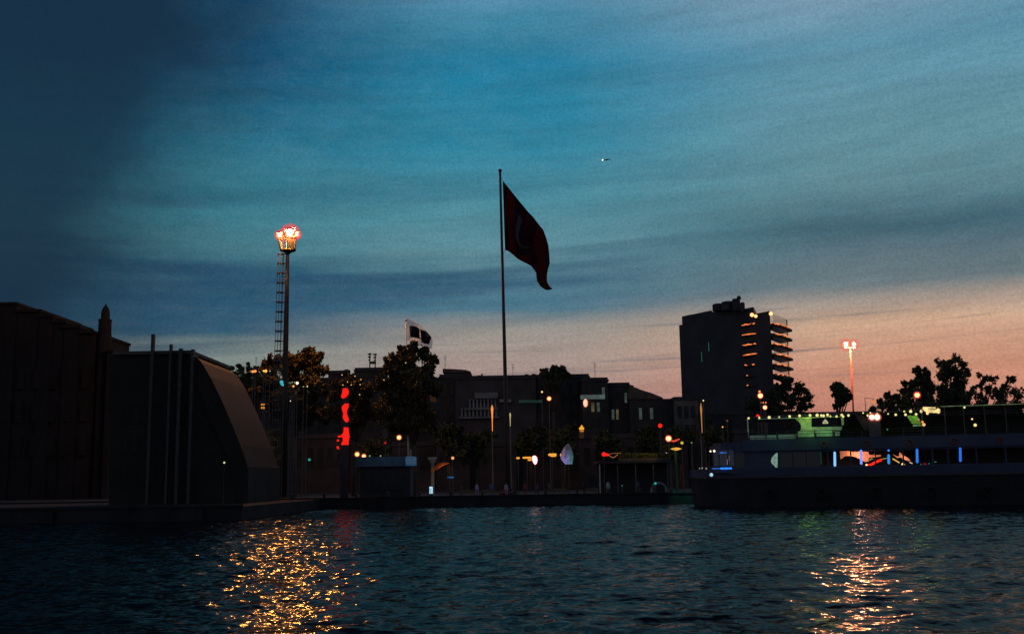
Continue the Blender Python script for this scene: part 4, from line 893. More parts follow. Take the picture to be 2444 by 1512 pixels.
def pavilion():
    Y = 148.; root = thing('cafe_pavilion', (X(1520, Y), Y, GZ), 'dark cafe pavilion with an olive planted roof edge and a pale corner post', 'pavilion')
    x0, x1 = X(1425, Y), X(1606, Y); zt = Z(1515, 1098, Y)
    b = MB(); b.box(x0, x1, Y - .4, Y + 7, zt - .35, zt); b.build('roof', DWALL2, root)
    b = MB(); b.box(x0 + .3, x1 - .3, Y + 5, Y + 5.3, GZ, zt - .35); b.build('back_wall', DWALL, root)
    for i in range(5):
        xx = x0 + .3 + (x1 - x0 - .6) * i / 4; b = MB(); b.box(xx - .08, xx + .08, Y, Y + .16, GZ, zt - .35); b.build('post', mat('pale post', (.55, .55, .5), .7, .2, 2) if i == 0 else STEEL, root)
    b = MB(); b.box(X(1478, Y), X(1600, Y), Y - .3, Y + .3, zt + .003, zt + .35); b.build('planter', WOOD, root)
    cl = [((X(px, Y), Y, zt + .65), .42) for px in range(1482, 1600, 7)]
    leaves('hedge', cl, 3500, .13, mat('olive leaves', (.16, .15, .05), .8, .6, 1.), root)
    light('planter_lamp', 'SPOT', (X(1560, Y), Y - 4, zt + 3), 120, (1, .75, .3), root, .15, (X(1530, Y), Y, zt + .5), 70, .8)
    z_ = lambda zx, zy, d=0: P((1450 + zx * .119) * .9772, (1050 + zy * .119) * .9772, Y + d)
    r2 = thing('red_shop_lamp', (X(1445, Y), Y - .8, GZ), 'bright red lamp with an orange wire scroll on the pavilion roof corner', 'neon sign')
    b = MB(); b.sphere(z_(205, 490, -.8), .3, (1, .6, 1), 12, 8); b.sphere(z_(262, 500, -.8), .24, (1.3, .6, .8), 12, 8); b.build('lamp', REDL, r2, True)
    b = MB(); b.tube([z_(*p, -.8) for p in ((300, 505), (350, 540), (400, 560), (450, 530), (490, 490))], .05, 6); b.tube([z_(*p, -.8) for p in ((300, 500), (360, 475), (420, 468), (560, 468))], .03, 6); b.build('scroll', em('orange scroll', (.9, .35, .12), .35, False), r2)
    b = MB(); q = z_(205, 490, -.8); b.tube([(q.x, q.y + .2, GZ), (q.x, q.y + .2, q.z)], .05, 6); b.build('post', STEEL, r2)
    # mushroom lamp and curved sign beside the globe
    r3 = thing('mushroom_lamp', (X(1613, 150), 150, GZ), 'flat amber mushroom lamp on a short green post', 'street lamp')
    c = P(1613, 1070.5, 150); b = MB(); b.lathe((c.x, c.y, c.z), [(.05, -.2), (.3, -.16), (.8, 0), (.55, .14), (.1, .2)], 16); b.build('lamp_shade', em('amber mushroom', (1, .5, .07), .85, False, .3, 2.), r3, True)
    b = MB(); b.tube([(c.x - .1, c.y, GZ), (c.x - .1, c.y, c.z - .18)], [.2, .14], 8); b.build('post', mat('green post paint', (.05, .22, .08), .6, .2, 2), r3)
    r4 = thing('curved_neon_sign', (X(1609, 151), 151, GZ), 'short curved red neon stroke beside the bright red-rimmed globe', 'neon sign')
    b = MB(); b.tube([P(*q, 151) for q in ((1600, 1051), (1607, 1052), (1614, 1050), (1621, 1046.5))], [.08, .13, .14, .09], 8); b.build('light_tube', em('coral neon', (1, .1, .05), .7, False, .3, 3.), r4, True)
    b = MB(); q = P(1608, 1053, 151); b.tube([(q.x, 151.1, GZ), (q.x, 151.1, q.z)], .04, 6); b.build('post', STEEL, r4)
    # round archway and small teal lamps
    r5 = thing('archway', (X(1578, 144), 144, GZ), 'small dark archway standing on the quay right of the pavilion', 'archway')
    pts = [];
    cc = P(1572, 1168, 144)
    for i in range(11):
        a = math.pi * i / 10; pts.append((cc.x + 1.0 * math.cos(a), 144, cc.z + .9 * math.sin(a)))
    b = MB(); b.tube([(pts[0][0], 144, GZ)] + pts + [(pts[-1][0], 144, GZ)], .14, 8); b.build('arch', mat('blue grey arch', (.2, .25, .3), .7, .3, 2), r5)
    for px, py, r, lab in ((1601, 1152, 2.6, 'x'),):
        pass
    globe_lamp(1563.5, 1152.3, 143.5, 3., 'teal lamp low on the quay beside the archway', TEAL, None)
    globe_lamp(1484, 1158, 143.5, 2., 'dim teal lamp low on the quay under the pavilion', em('dim teal bulb', (.02, .25, .18), .35, False), None)
    light('green_quay_lamp', 'SPOT', P(1620, 1120, 138.), 260, (.05, 1, .55), None, .2, (X(1640, 140), QY, .6), 80, .9)
pavilion()

# onion window, pink oval window: lit openings in the houses
def onion():
    Y = 224.; z_ = lambda zx, zy: P((1300 + zx * .2646) * .9772, (850 + zy * .2646) * .9772, Y)
    root = thing('shop_sign', (X(1387, Y), Y, GZ), 'amber onion shaped lit sign high on a dark shop', 'sign')
    b = MB(); b.prism([z_(*p) for p in ((455, 704), (466, 722), (477, 735), (474, 750), (432, 750), (430, 735), (443, 722))], (0, .2, 0)); b.build('light_panel', em('amber sign', (1, .45, .03), 1.0, False, .3, 1.), root)
    b = MB(); b.prism([z_(*p) for p in ((432, 755), (476, 755), (470, 770), (438, 770))], (0, .2, 0)); b.build('light_panel', em('dim amber sign', (1, .35, .03), .5, False, .4, 1.), root)
    b = MB(); b.prism([z_(*p) for p in ((434, 774), (474, 774), (474, 830), (434, 830))], (0, .2, 0)); b.build('wall_panel', mat('ochre shopfront', (.25, .18, .06), .8, .4, .5), root)
    w = MB(); Y2 = 251.; c = P(1397, 961, Y2); w.prism([(c.x + .55 * math.cos(2 * math.pi * i / 16), Y2, c.z + .95 * math.sin(2 * math.pi * i / 16)) for i in range(16)], (0, .15, 0))
    tag(w.build('oval_window', em('pink lit window', (1, .48, .32), 1.1, False, .5, .9)), 'glowing pink oval window under the long pale signboard', 'window')
onion()

# ------------------------------------------------------------------ people on the quay
def person_mesh(name, walk):
    j = {}
    s = .16 if walk else .03
    V = [(0, 0, .95), (0, 0, 1.18), (0, .01, 1.42), (0, .01, 1.52), (0, -.01, 1.66), (0, 0, 1.75),
         (.10, 0, .90), (.11, -s, .50), (.11, -s * .6, .08), (.11, -s * .6 - .14, .03), (-.10, 0, .90), (-.11, s * .6, .50), (-.11, s * 1.6, .10), (-.11, s * 1.6 - .13, .03),
         (.19, 0, 1.40), (.25, .05, 1.14), (.24, -.06, .90), (.24, -.09, .80), (-.19, 0, 1.40), (-.25, -.04, 1.14), (-.23, -.16, .92), (-.22, -.2, .83)]
    E = [(0, 1), (1, 2), (2, 3), (3, 4), (4, 5), (0, 6), (6, 7), (7, 8), (8, 9), (0, 10), (10, 11), (11, 12), (12, 13), (2, 14), (14, 15), (15, 16), (16, 17), (2, 18), (18, 19), (19, 20), (20, 21)]
    rad = [.15, .14, .15, .06, .105, .085, .10, .075, .05, .045, .10, .075, .05, .045, .075, .055, .04, .045, .075, .055, .04, .045]
    me = bpy.data.meshes.new(name); me.from_pydata(V, E, []); o = bpy.data.objects.new(name, me); COL.objects.link(o)
    md = o.modifiers.new('skin', 'SKIN'); md.use_smooth_shade = True
    for v, r in zip(me.skin_vertices[0].data, rad): v.radius = (r, r * .85)
    me.skin_vertices[0].data[0].use_root = True
    sb = o.modifiers.new('subsurf', 'SUBSURF'); sb.levels = 2; sb.render_levels = 2
    return o
protos = {}
def person(px, Y, label, rgb, walk, rot, sc=1.):
    o = person_mesh('body', walk); root = thing('person', (X(px, Y), Y, GZ), label, 'person', 'people on the quay'); o.parent = root
    o.data.materials.append(mat('clothing %d %d %d' % tuple(int(c * 100) for c in rgb), rgb, .85, .3, 3))
    h = MB(); h.sphere((0, .015, 1.70), .105, (1, 1.05, 1.0), 12, 8); ho = h.build('hair', mat('dark hair', (.02, .017, .015), .6, .2, 8), None, True); ho.parent = root
    c = MB(); c.lathe((0, 0, 0), [(.20, .72), (.185, .95), (.17, 1.15), (.185, 1.36), (.10, 1.46)], 14); co = c.build('coat', o.data.materials[0], None, True); co.parent = root
    root.rotation_euler = (0, 0, rot); root.scale = (sc, sc, sc)
for a in ((1137, 142.6, 'person in a pale violet coat walking on the quay', (.42, .38, .62), 1, .6), (1172, 143.2, 'person in a blue coat on the quay below the orange candle lamp', (.06, .14, .4), 0, 0), (1207, 141.6, 'person in a light lilac jacket beside the big flagpole foot', (.4, .36, .55), 0, .3, .97),
          (1100, 144.5, 'person in dark clothes near the blue light bar', (.06, .06, .08), 1, 1.2), (1252, 142.2, 'person in a dark red jacket on the quay', (.2, .05, .05), 0, -.4), (1282, 143., 'person in a navy jacket below the glaring floodlight', (.05, .07, .14), 1, -1.),
          (1309, 144., 'person in grey clothes between floodlight and parasol', (.12, .12, .13), 0, .8), (1449, 144.2, 'person in a teal-lit white shirt at the pavilion corner', (.35, .5, .47), 0, .1), (1392, 143.6, 'person in black clothes right of the parasol', (.04, .04, .045), 1, 2.), (1520, 144., 'person in dark blue clothes inside the pavilion', (.07, .09, .13), 0, -.2)):
    person(*a)
# tables, benches and bollards on the quay
pt_ = thing('bench', (X(1115, 141.3), 141.3, GZ), 'plain wooden bench near the blue light bar', 'bench', 'benches on the quay')
x_ = X(1115, 141.3)
b = MB(); b.box(x_ - .9, x_ + .9, 141.1, 141.55, GZ + .42, GZ + .48); b.build('seat', WOOD, pt_)
b = MB(); b.box(x_ - .9, x_ + .9, 141.56, 141.62, GZ + .55, GZ + .9); b.build('backrest', WOOD, pt_)
for sx in (-.8, .8):
    b = MB(); b.box(x_ + sx - .04, x_ + sx + .04, 141.12, 141.6, GZ + .005, GZ + .42); b.box(x_ + sx - .04, x_ + sx + .04, 141.62, 141.66, GZ + .3, GZ + .85); b.build('leg', STEEL, pt_)
for px, lab in ((1165, 'plain wooden bench below the orange candle lamp'), (1335, 'plain wooden bench in front of the parasol'), (1410, 'plain wooden bench left of the pavilion corner')):
    c = copy_tree(pt_); c.location = (X(px, 141.3), 141.3, GZ); c['label'] = lab
bo_ = MB(); bo_.lathe((0, 0, 0), [(.22, 0), (.2, .1), (.16, .3), (.24, .42), (.24, .5), (.1, .56)], 12); bo_ = bo_.build('bollard', BLACKP, None, True); bo_.location = (X(630, 140.4), 140.4, GZ + .18)
tag(bo_, 'black mooring bollard on the quay edge', 'bollard', 'mooring bollards along the quay edge')
for px in range(700, 1640, 75):
    c = bo_.copy(); COL.objects.link(c); c.location = (X(px, 140.4), 140.4, GZ + .18)

# ------------------------------------------------------------------ ferry
def ferry():
    B = P(1637, 1130, 119.); A = P(2443, 1112, 110.); B = Vector((B.x, B.y, 0)); A = Vector((A.x, A.y, 0)); u = (A - B).normalized(); n = Vector((-u.y, u.x, 0))
    root = thing('ferry', (B.x, B.y, 0), 'two-decked passenger ferry with a green-lit canopy deck and blue neon pillars', 'ferry')
    def W(s, t, z): return B + u * s + n * t + Vector((0, 0, z))
    def fp(px, py, t=0.):
        d = ray(px, py); k = (n.dot(B - CAM) + t) / n.dot(d); q = CAM + d * k; return (q - B).dot(u), q.z
    def pan(mb, px0, px1, py0, py1, t, th=.08):       # upright panel seen between two pixel corners
        s0, z0 = fp(px0, py1, t); s1, z1 = fp(px1, py0, t)
        mb.prism([W(s0, t, z0), W(s1, t, z0), W(s1, t, z1), W(s0, t, z1)], n * th); return mb
    def bx(mb, s0, s1, t0, t1, z0, z1): mb.prism([W(s0, t0, z0), W(s1, t0, z0), W(s1, t0, z1), W(s0, t0, z1)], n * (t1 - t0)); return mb
    HW = 4.6; LEN = (A - B).length + 8
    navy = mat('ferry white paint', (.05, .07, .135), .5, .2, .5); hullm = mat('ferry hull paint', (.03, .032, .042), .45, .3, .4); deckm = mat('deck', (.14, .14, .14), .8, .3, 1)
    wid = lambda s: HW * min(1., max(.03, s / 8.)) ** .55
    def loft(z0, z1, k0, k1, out=0):
        mb = MB(); ss = [0, .3, .9, 2, 3.5, 5.5, 8, 14, 22, LEN]; rows = []
        for s in ss:
            w = wid(s); rows.append([W(s + (1 - k0) * 2.2 * max(0, 1 - s / 6), HW - w * k0 - out, z0), W(s, HW - w * k1 - out, z1), W(s, HW + w * k1 + out, z1), W(s + (1 - k0) * 2.2 * max(0, 1 - s / 6), HW + w * k0 + out, z0)])
        mb.grid(rows); mb.add(rows[-1], [(0, 1, 2, 3)]); mb.add(rows[0], [(3, 2, 1, 0)]); return mb
    zb = fp(1700, 1139)[1]; zt = fp(1700, 1119)[1]
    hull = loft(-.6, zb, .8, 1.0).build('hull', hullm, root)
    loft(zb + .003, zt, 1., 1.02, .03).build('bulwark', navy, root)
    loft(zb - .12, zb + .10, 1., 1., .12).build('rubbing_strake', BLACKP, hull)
    for k in range(7):
        c = W(9 + k * 5.5, -.28, 1.5); r = MB(); r.tube([c + u * (.45 * math.cos(a)) + Vector((0, 0, .45 * math.sin(a))) for a in [2 * math.pi * i / 14 for i in range(15)]], .16, 7); r.build('tyre_fender', mat('tyre rubber', (.02, .02, .02), .9, .2, 3), hull, True)
    d = MB(); d.prism([W(.8, HW - 1, zt - .5), W(5, .6, zt - .5), W(LEN - .2, .3, zt - .5), W(LEN - .2, 2 * HW - .3, zt - .5), W(5, 2 * HW - .6, zt - .5), W(.8, HW + 1, zt - .5)], (0, 0, .1)); d.build('main_deck', deckm, root)
    z_sill = fp(1900, 1113, .6)[1]; z_head = fp(1900, 1078, .6)[1]; z_up = fp(1900, 1050, .3)[1]; z_can = fp(1900, 994, .3)[1]
    S = lambda px, t=.6: fp(px, 1090, t)[0]
    # bow cabin with a rounded front
    cab = MB(); s0, s1 = S(1689), S(1752); hs = []
    outl = [(s1, .6), (s0 + 2.2, .6), (s0 + 1.2, .9), (s0 + .5, 1.6), (s0, 3.2), (s0, 2 * HW - 3.2), (s0 + .5, 2 * HW - 1.6), (s0 + 1.2, 2 * HW - .9), (s0 + 2.2, 2 * HW - .6), (s1, 2 * HW - .6)]
    ztop = fp(1720, 1054)[1]; zc1 = fp(1720, 1074, .6)[1]
    top = MB(); top.prism([W(a, t, zc1) for a, t in outl], (0, 0, .55)); sc_ = [( s1 - (s1 - a) * .86, HW + (t - HW) * .9) for a, t in outl]; 
    top.prism([W(a, t, zc1 + .553) for a, t in sc_], (0, 0, ztop - zc1 - .6)); top.build('cabin_roof', navy, root)
    wl = MB()
    for i in range(len(outl) - 1):
        (a, t), (a2, t2) = outl[i], outl[i + 1]; p, q = W(a, t, zt - .4), W(a2, t2, zt - .4); inw = (q - p).cross(Vector((0, 0, 1))).normalized() * .06
        wl.prism([p, q, q + Vector((0, 0, .75)), p + Vector((0, 0, .75))], inw)
        wl.tube([p, p + Vector((0, 0, zc1 - zt + .4))], .07, 6)
    wl.build('cabin_frame', navy, root)
    gp = MB(); rows = [[W(a, t, zt + .38) for a, t in outl], [W(a, t, zc1) for a, t in outl]]; gp.grid(rows); gp.build('cabin_window', glass('cabin glass', (.45, .5, .55), .6), root)
    bw = MB(); bx(bw, s1 - .02, s1 + .1, .65, 2 * HW - .65, zt - .4, z_head + .6); bw.build('cabin_back_wall', DWALL, root)
    blu = em('blue led', (.03, .22, .95), 1.2, False, .5, 2.)
    for a, c, y0, y1, t in ((1714, 1725, 1077.5, 1081.5, .9), (1725, 1737, 1078, 1080.5, .9), (1719, 1746, 1114.5, 1119, .5), (1700, 1718, 1116.5, 1118, .5)):
        b = MB(); pan(b, a, c, y0, y1, t, .05); b.build('light_strip', blu, root)
    b = MB(); pan(b, 1735, 1737.5, 1095, 1108, 1.2, .05); b.build('light_tube', em('violet white tube', (.75, .6, 1), 1.1, False), root)
    b = MB(); pan(b, 1739, 1740.5, 1087, 1100, 1.3, .05); b.build('light_tube', em('red tube', (.8, .25, .15), .5, False), root)
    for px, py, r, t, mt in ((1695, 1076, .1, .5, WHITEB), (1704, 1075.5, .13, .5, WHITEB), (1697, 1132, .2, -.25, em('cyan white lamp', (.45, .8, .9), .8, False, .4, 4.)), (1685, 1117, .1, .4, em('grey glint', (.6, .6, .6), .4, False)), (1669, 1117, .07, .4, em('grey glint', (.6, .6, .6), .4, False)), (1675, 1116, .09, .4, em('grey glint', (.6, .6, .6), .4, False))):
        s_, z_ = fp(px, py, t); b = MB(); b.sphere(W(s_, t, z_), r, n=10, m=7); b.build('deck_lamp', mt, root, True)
    # saloon: near wall with windows, pillars, open bays
    dark = mat('tinted saloon glass', (.02, .024, .028), .08, .3, 1., spec=.6)
    def wallp(px0, px1, mt, nm, y0=1080, y1=1113, t=.6, par=root):
        s0, s1 = S(px0, t), S(px1, t); b = MB(); bx(b, s0, s1, t, t + .1, z_sill, z_head); return b.build(nm, mt, par)
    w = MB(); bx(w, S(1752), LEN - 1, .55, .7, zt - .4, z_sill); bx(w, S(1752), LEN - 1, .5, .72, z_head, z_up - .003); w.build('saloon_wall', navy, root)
    wallp(1752, 1776, dark, 'door'); wallp(1777, 1860, navy, 'side_panel')
    for a, c in ((1861, 1890), (1892, 1922), (1924, 1955)): wallp(a, c, dark, 'saloon_window')
    b = MB(); pts = [(1849.5, 1082), (1855, 1079.5), (1855, 1114), (1851, 1115), (1846, 1109), (1841, 1105), (1839.5, 1099), (1841.5, 1091)]
    b.prism([W(*(lambda q: (q[0], .48, q[1]))(fp(x, y, .48))) for x, y in pts], n * .08); b.build('lit_porthole', em('pale green porthole', (.38, .62, .5), .42, True, .35, 3.), root)
    b = MB(); pan(b, 1957, 1960, 1076, 1108, .5); b.build('pillar', mat('green pillar paint', (.08, .3, .14), .6, .3, 2), root)
    for px in (1975, 2030, 2088, 2155, 2225, 2262, 2330, 2400): 
        s_ = S(px); b = MB(); bx(b, s_ - .07, s_ + .07, .56, .68, z_sill, z_head); b.build('pillar', navy, root)
    bw = MB(); bx(bw, S(1955), LEN - 1, 2 * HW - .7, 2 * HW - .6, zt - .4, z_up - .01); bw.build('far_wall', BLACKP, root)
    bw = MB(); bx(bw, S(1957), S(1957) + .1, .72, 2 * HW - .72, zt - .4, z_up - .01); bw.build('saloon_partition', BLACKP, root)
    # blue neon pillars
    for px, y0, y1, c in ((1991.6, 1077, 1112, (.22, .55, 1)), (2054.6, 1072.5, 1107.5, (.2, .3, 1)), (2120.2, 1083, 1106.5, (.04, .35, .9)), (2188, 1070, 1104, (.03, .25, 1)), (2291, 1067, 1101, (.03, .2, .95))):
        s0, z0 = fp(px + .4, y1, .45); s1, z1 = fp(px - .4, y0, .45); b = MB(); b.tube([W(s0, .45, z0), W(s0, .45, z0 + .1), W(s1, .45, z1 - .1), W(s1, .45, z1)], [.07, .14, .13, .06], 8)
        b.build('neon_tube', em('blue neon %d' % px, c, 1.15 if px < 2060 else .8, True), root)
    s_, z_ = fp(2120, 1074, .45); b = MB(); b.sphere(W(s_, .45, z_), .11, n=8, m=6); b.build('deck_lamp', blu, root, True)
    # orange drapes and coloured lights in the saloon
    fz = lambda zx, zy, t: (lambda q: W(q[0], t, q[1]))(fp(1954.4 + zx * .2908, 781.8 + zy * .2908, t))
    dm = mat('orange drape', (.85, .42, .26), .85, .3, 1.6)
    for poly in ([(168, 1003), (220, 1003), (245, 1010), (280, 1018), (335, 1013), (402, 1016), (410, 1040), (460, 1044), (507, 1040), (507, 1054), (460, 1060), (408, 1066), (402, 1096), (372, 1098), (340, 1080), (300, 1058), (255, 1050), (215, 1050), (175, 1078)],
                 [(600, 1036), (650, 1055), (662, 1018), (685, 1042), (722, 1060), (750, 1085), (738, 1092), (700, 1080), (668, 1062), (640, 1066)]):
        b = MB(); b.prism([fz(x, y, 2.) for x, y in poly], n * .06); b.build('drape', dm, root)
    for pl, r, mt in (([(385, 1122), (405, 1126), (440, 1116)], .12, em('red neon tube', (1, .02, .01), 1.3, False)), ([(440, 1112), (470, 1098), (512, 1080)], .13, em('red neon tube', (1, .02, .01), 1.3, False)), ([(412, 1086), (425, 1076), (440, 1073)], .05, em('olive tube', (.5, .5, .15), .6, False)), ([(515, 1075), (555, 1068)], .04, em('olive tube', (.5, .5, .15), .6, False)), ([(602, 1072), (625, 1085), (658, 1106)], .06, em('amber tube', (.9, .55, .1), .9, False)), ([(740, 1100), (765, 1112)], .06, em('pale tube', (.9, .6, .5), .7, False)), ([(855, 1113), (882, 1118)], .07, em('dark red tube', (.4, .01, .03), .6, False)), ([(945, 1099), (962, 1099)], .035, em('teal tube', (.1, .4, .35), .5, False))):
        b = MB(); b.tube([fz(x, y, 1.6) for x, y in pl], r, 7); b.build('light_tube', mt, root, True)
    for zx, zy, r, mt in ((688, 1121, .19, YELL), (388, 1124, .1, WARM), (835, 1118, .05, TEAL), (900, 1112, .05, TEAL), (405, 1000, .06, TEAL)):
        b = MB(); b.sphere(fz(zx, zy, 1.5), r, n=10, m=7); b.build('saloon_lamp', mt, root, True)
    light('saloon_light', 'POINT', fz(300, 1050, .95), 95, (1, .5, .32), root, .15); light('saloon_light', 'POINT', fz(690, 1075, 1.0), 40, (1, .5, .32), root, .15); light('saloon_light', 'POINT', fz(430, 1040, 1.0), 25, (1, .5, .32), root, .15)
    # upper deck
    d = MB(); bx(d, S(1776), LEN - 1, .5, 2 * HW - .5, z_up, z_up + .12); d.build('upper_deck', deckm, root)
    bl = MB(); bx(bl, S(1772), LEN - .8, .28, .42, z_head + .2, z_up + .2); bl.build('upper_bulwark', navy, root)
    can = MB(); s0 = S(1800, .3); s1 = S(2010, .3)
    can.prism([W(s0, .2, z_can), W(s1, .2, z_can + .12), W(s1, .2, z_can + .3), W(s0, .2, z_can + .16)], n * (2 * HW - .4)); can.build('canopy', navy, root)
    can = MB(); s2 = S(2196, .3); can.prism([W(s1 + .05, .5, z_can + .1), W(s2, .5, z_can + .25), W(s2, .5, z_can + .36), W(s1 + .05, .5, z_can + .22)], n * (2 * HW - 1)); can.build('blocker_awning', BLACKP, root)  # awning added across the gap to block floodlight glitter on the water
    can = MB(); bx(can, S(2012), LEN - 1, 2 * HW - .75, 2 * HW - .68, z_up + .12, z_can + .08); can.build('glitter_blocker', mat('dark blocker sheet', (.04, .05, .05), .9, .3, 1.), root)  # far-side sheet added to keep the twin floodlights off the water
    gw = mat('white screen panel', (.8, .82, .72), .7, .35, 1.8)
    gpan = lambda poly, nm, t=1., mt=gw: MB().prism([(lambda q: W(q[0], t, q[1]))(fp(x, y, t)) for x, y in poly], n * .08).build(nm, mt, root)
    gpan([(1897, 999), (1936, 997), (1936, 1019), (2008, 1018), (2008, 1026), (1904, 1037), (1896, 1038), (1906, 1032), (1911, 1023), (1911, 1014), (1906, 1006)], 'screen_wall')
    gpan([(2006, 995), (2013, 995), (2013.5, 1013), (2008, 1014)], 'canopy_pillar')
    for a, c, y0, y1 in ((1789, 1855, 1037, 1048), (1857, 1901, 1034.5, 1046), (1904, 1945, 1028, 1043), (1948, 1989, 1027, 1041.5), (1992, 2004, 1029, 1039)): gpan([(a, y0 + .6), (c, y0), (c, y1), (a, y1 + .6)], 'rail_panel', .45)
    gpan([(1935, 1018.3), (2010, 1017.3), (2010, 1018.6), (1935, 1019.5)], 'window_sill', .95)
    rl = MB()
    for px in (1787, 1830, 1856, 1902.5, 1946.5, 1990.5, 2060, 2110, 2160, 2205, 2260, 2310, 2360, 2410):
        s_ = S(px, .4); rl.tube([W(s_, .35, z_up), W(s_, .35, z_up + 1.0)], .05, 6)
    s0, s1 = S(1787, .4), LEN - 1
    for h in (.35, .7, 1.0): rl.tube([W(s0, .35, z_up + h), W(s1, .35, z_up + h)], .03, 6)
    rl.build('railing', BLACKP, root)
    b = MB(); s_, z_ = fp(1785.5, 1045, .4); _, z2 = fp(1785.5, 997, .4); b.tube([W(s_, .4, z_), W(s_, .4, z2)], .07, 8); b.build('canopy_post', gw, root)
    b = MB(); a0 = fp(1808, 999.5, .15); a1 = fp(2006, 993.5, .15); b.tube([W(a0[0], .15, a0[1]), W(a1[0], .15, a1[1])], .06, 6); b.build('canopy_edge', gw, root)
    # green lamps
    G = (.16, 1, .10)
    for px, py, e, t in ((1925, 1003, 24.0, .2), (1975, 1024, 5.0, .3), (1930, 1036, 8.0, -.2), (1972, 1034, 5.0, -.2), (1850, 1040, 3.5, -.3), (1805, 1012, 3, .1), (1880, 995.5, 2, -.3), (2009, 1004, 4, .2)):
        s_, z_ = fp(px, py, t); light('green_deck_light', 'POINT', W(s_, t - .5, z_), e, (.45, 1, .08) if px == 1925 else (.06, 1, .28) if px < 1900 else (.2, 1, .14), root, .35)
    # string of bulbs
    ZX = [(1612.4 + zx * .2262, 879.5 + zy * .2262, r) for zx, zy, r in ((768, 520, 12), (880, 515, 11), (985, 511, 16), (1090, 508, 9), (1200, 501, 14), (1305, 495, 15), (1415, 490, 15), (1490, 488, 17), (1535, 491, 14), (1558, 494, 14), (1600, 485, 15), (1630, 500, 9), (1695, 501, 12), (1750, 487, 14), (1765, 502, 12), (1820, 490, 14))]
    ZX += [(1954.4 + zx * .2908, 781.8 + zy * .2908, r) for zx, zy, r in ((360, 697, 7), (420, 697, 7), (397, 718, 9), (475, 704, 8), (530, 688, 3), (565, 705, 7), (628, 712, 11), (698, 685, 8), (708, 712, 11), (750, 685, 13), (795, 708, 11), (1192, 652, 9), (1255, 748, 7))]
    bm = em('string bulb', (.9, .78, .28), 1.15, False, .3, 5.)
    wire = MB(); prev = None
    for i, (px, py, r) in enumerate(ZX):
        s_, z_ = fp(px, py, .1); rr = r * .2262 / F * 116 * (.95 if i < 16 else 1.15); b = MB(); c = W(s_, .1, z_); b.sphere(c, rr, n=10, m=7); b.build('string_bulb', bm, root, True)
        if prev is not None and (c - prev).length < 5: wire.tube([prev, (prev + c) / 2 - Vector((0, 0, .06)), c], .012, 4)
        prev = c
    wire.build('bulb_wire', BLACKP, root)
    # hanging bell lamp
    s_, z_ = fp(1969, 1006, .6); b = MB(); b.lathe(W(s_, .6, z_), [(.32, -.18), (.26, .02), (.14, .18), (.05, .3)], 14); bl_ = b.build('bell_lamp', em('pale bell', (.8, .8, .45), .5, False, .5, 4.), root, True)
    # two strong white lamps on a bracket
    for px in (2080, 2092.5):
        s_, z_ = fp(px, 994.7, .2); c = W(s_, .2, z_); b = MB(); b.sphere(c, .28 if px < 2085 else .31, n=12, m=8); bo = b.build('deck_floodlight', em('white deck lamp', (1, .72, .5), 3.), root, True)
        b = MB(); b.sphere(c, .46, n=14, m=9); b.build('halo_shell', shell('rose lamp halo glow', (1, .15, .12), .8, .35), bo, True)  # pink glow around the lamp, added as an emissive shell
    b = MB(); s_, z_ = fp(2086, 1000, .2); bx(b, s_ - .6, s_ + .6, .25, .35, z_up + .2, z_); b.build('lamp_bracket', STEEL, root)
    # sloping stair between the decks and green-lit awning beside it
    b = MB(); b.prism([(lambda q: W(q[0], 1.2, q[1]))(fp(x, y, 1.2)) for x, y in ((2040, 988), (2060, 990), (2090, 1026), (2062, 1026))], n * 1.2); b.build('stair', BLACKP, root)
    for k in range(6):
        c = W(15 + k * 4.4, .2, z_head + .75); lb = MB(); lb.tube([c + u * (.30 * math.cos(a)) + Vector((0, 0, .30 * math.sin(a))) for a in [2 * math.pi * i / 14 for i in range(15)]], .07, 7); lb.build('lifebuoy', mat('lifebuoy orange', (.22, .06, .03), .7, .3, 4), root, True)
    aw = MB(); aw.prism([(lambda q: W(q[0], .5, q[1]))(fp(x, y, .5)) for x, y in ((2163, 991), (2187, 991), (2203, 1011), (2176, 1011))], n * .08); aw.build('wind_screen', mat('canvas screen', (.42, .5, .2), .85, .4, 3), root)
    aw = MB(); aw.prism([(lambda q: W(q[0], .45, q[1]))(fp(x, y, .45)) for x, y in ((2178, 1013), (2203, 1012), (2203, 1016), (2178, 1017))], n * .08); aw.build('rail_panel', gw, root)
    s_, z_ = fp(2180, 995, -.4); light('green_deck_light', 'POINT', W(s_, -.4, z_), 14, (.3, 1, .1), root, .12)
    for px, py, r, mt in ((2204, 1012.5, .17, em('orange deck lamp', (1, .5, .15), 1.1, False)), (2201, 1006, .11, ORANGE), (2192, 1001, .1, em('rose lamp', (.7, .3, .2), .7, False)), (2319, 999, .1, ORANGE), (2326.5, 1013.5, .16, YELL), (2117, 1024, .08, em('small green lamp', (.1, .4, .2), .6, False))):
        s_, z_ = fp(px, py, .3); b = MB(); b.sphere(W(s_, .3, z_), r, n=10, m=7); b.build('deck_lamp', mt, root, True)
    # aft roof with the glowing life-raft canister and its edge line
    s0, z0 = fp(2198, 971, .3); z_r = z0
    rf = MB(); rf.prism([W(s0, .2, z_r - .06), W(LEN - 1, .2, z_r + .0), W(LEN - 1, .2, z_r + .10), W(s0, .2, z_r + .06)], n * (2 * HW - .4)); rf.build('aft_roof', BLACKP, root)
    e = MB(); a1 = fp(2345, 971, .12); e.tube([W(fp(2244, 972, .12)[0], .12, z_r), W(LEN - 1, .12, z_r)], .035, 6); e.build('roof_edge', em('pale green edge light', (.35, .5, .25), .28, False, .6, 2.), root)
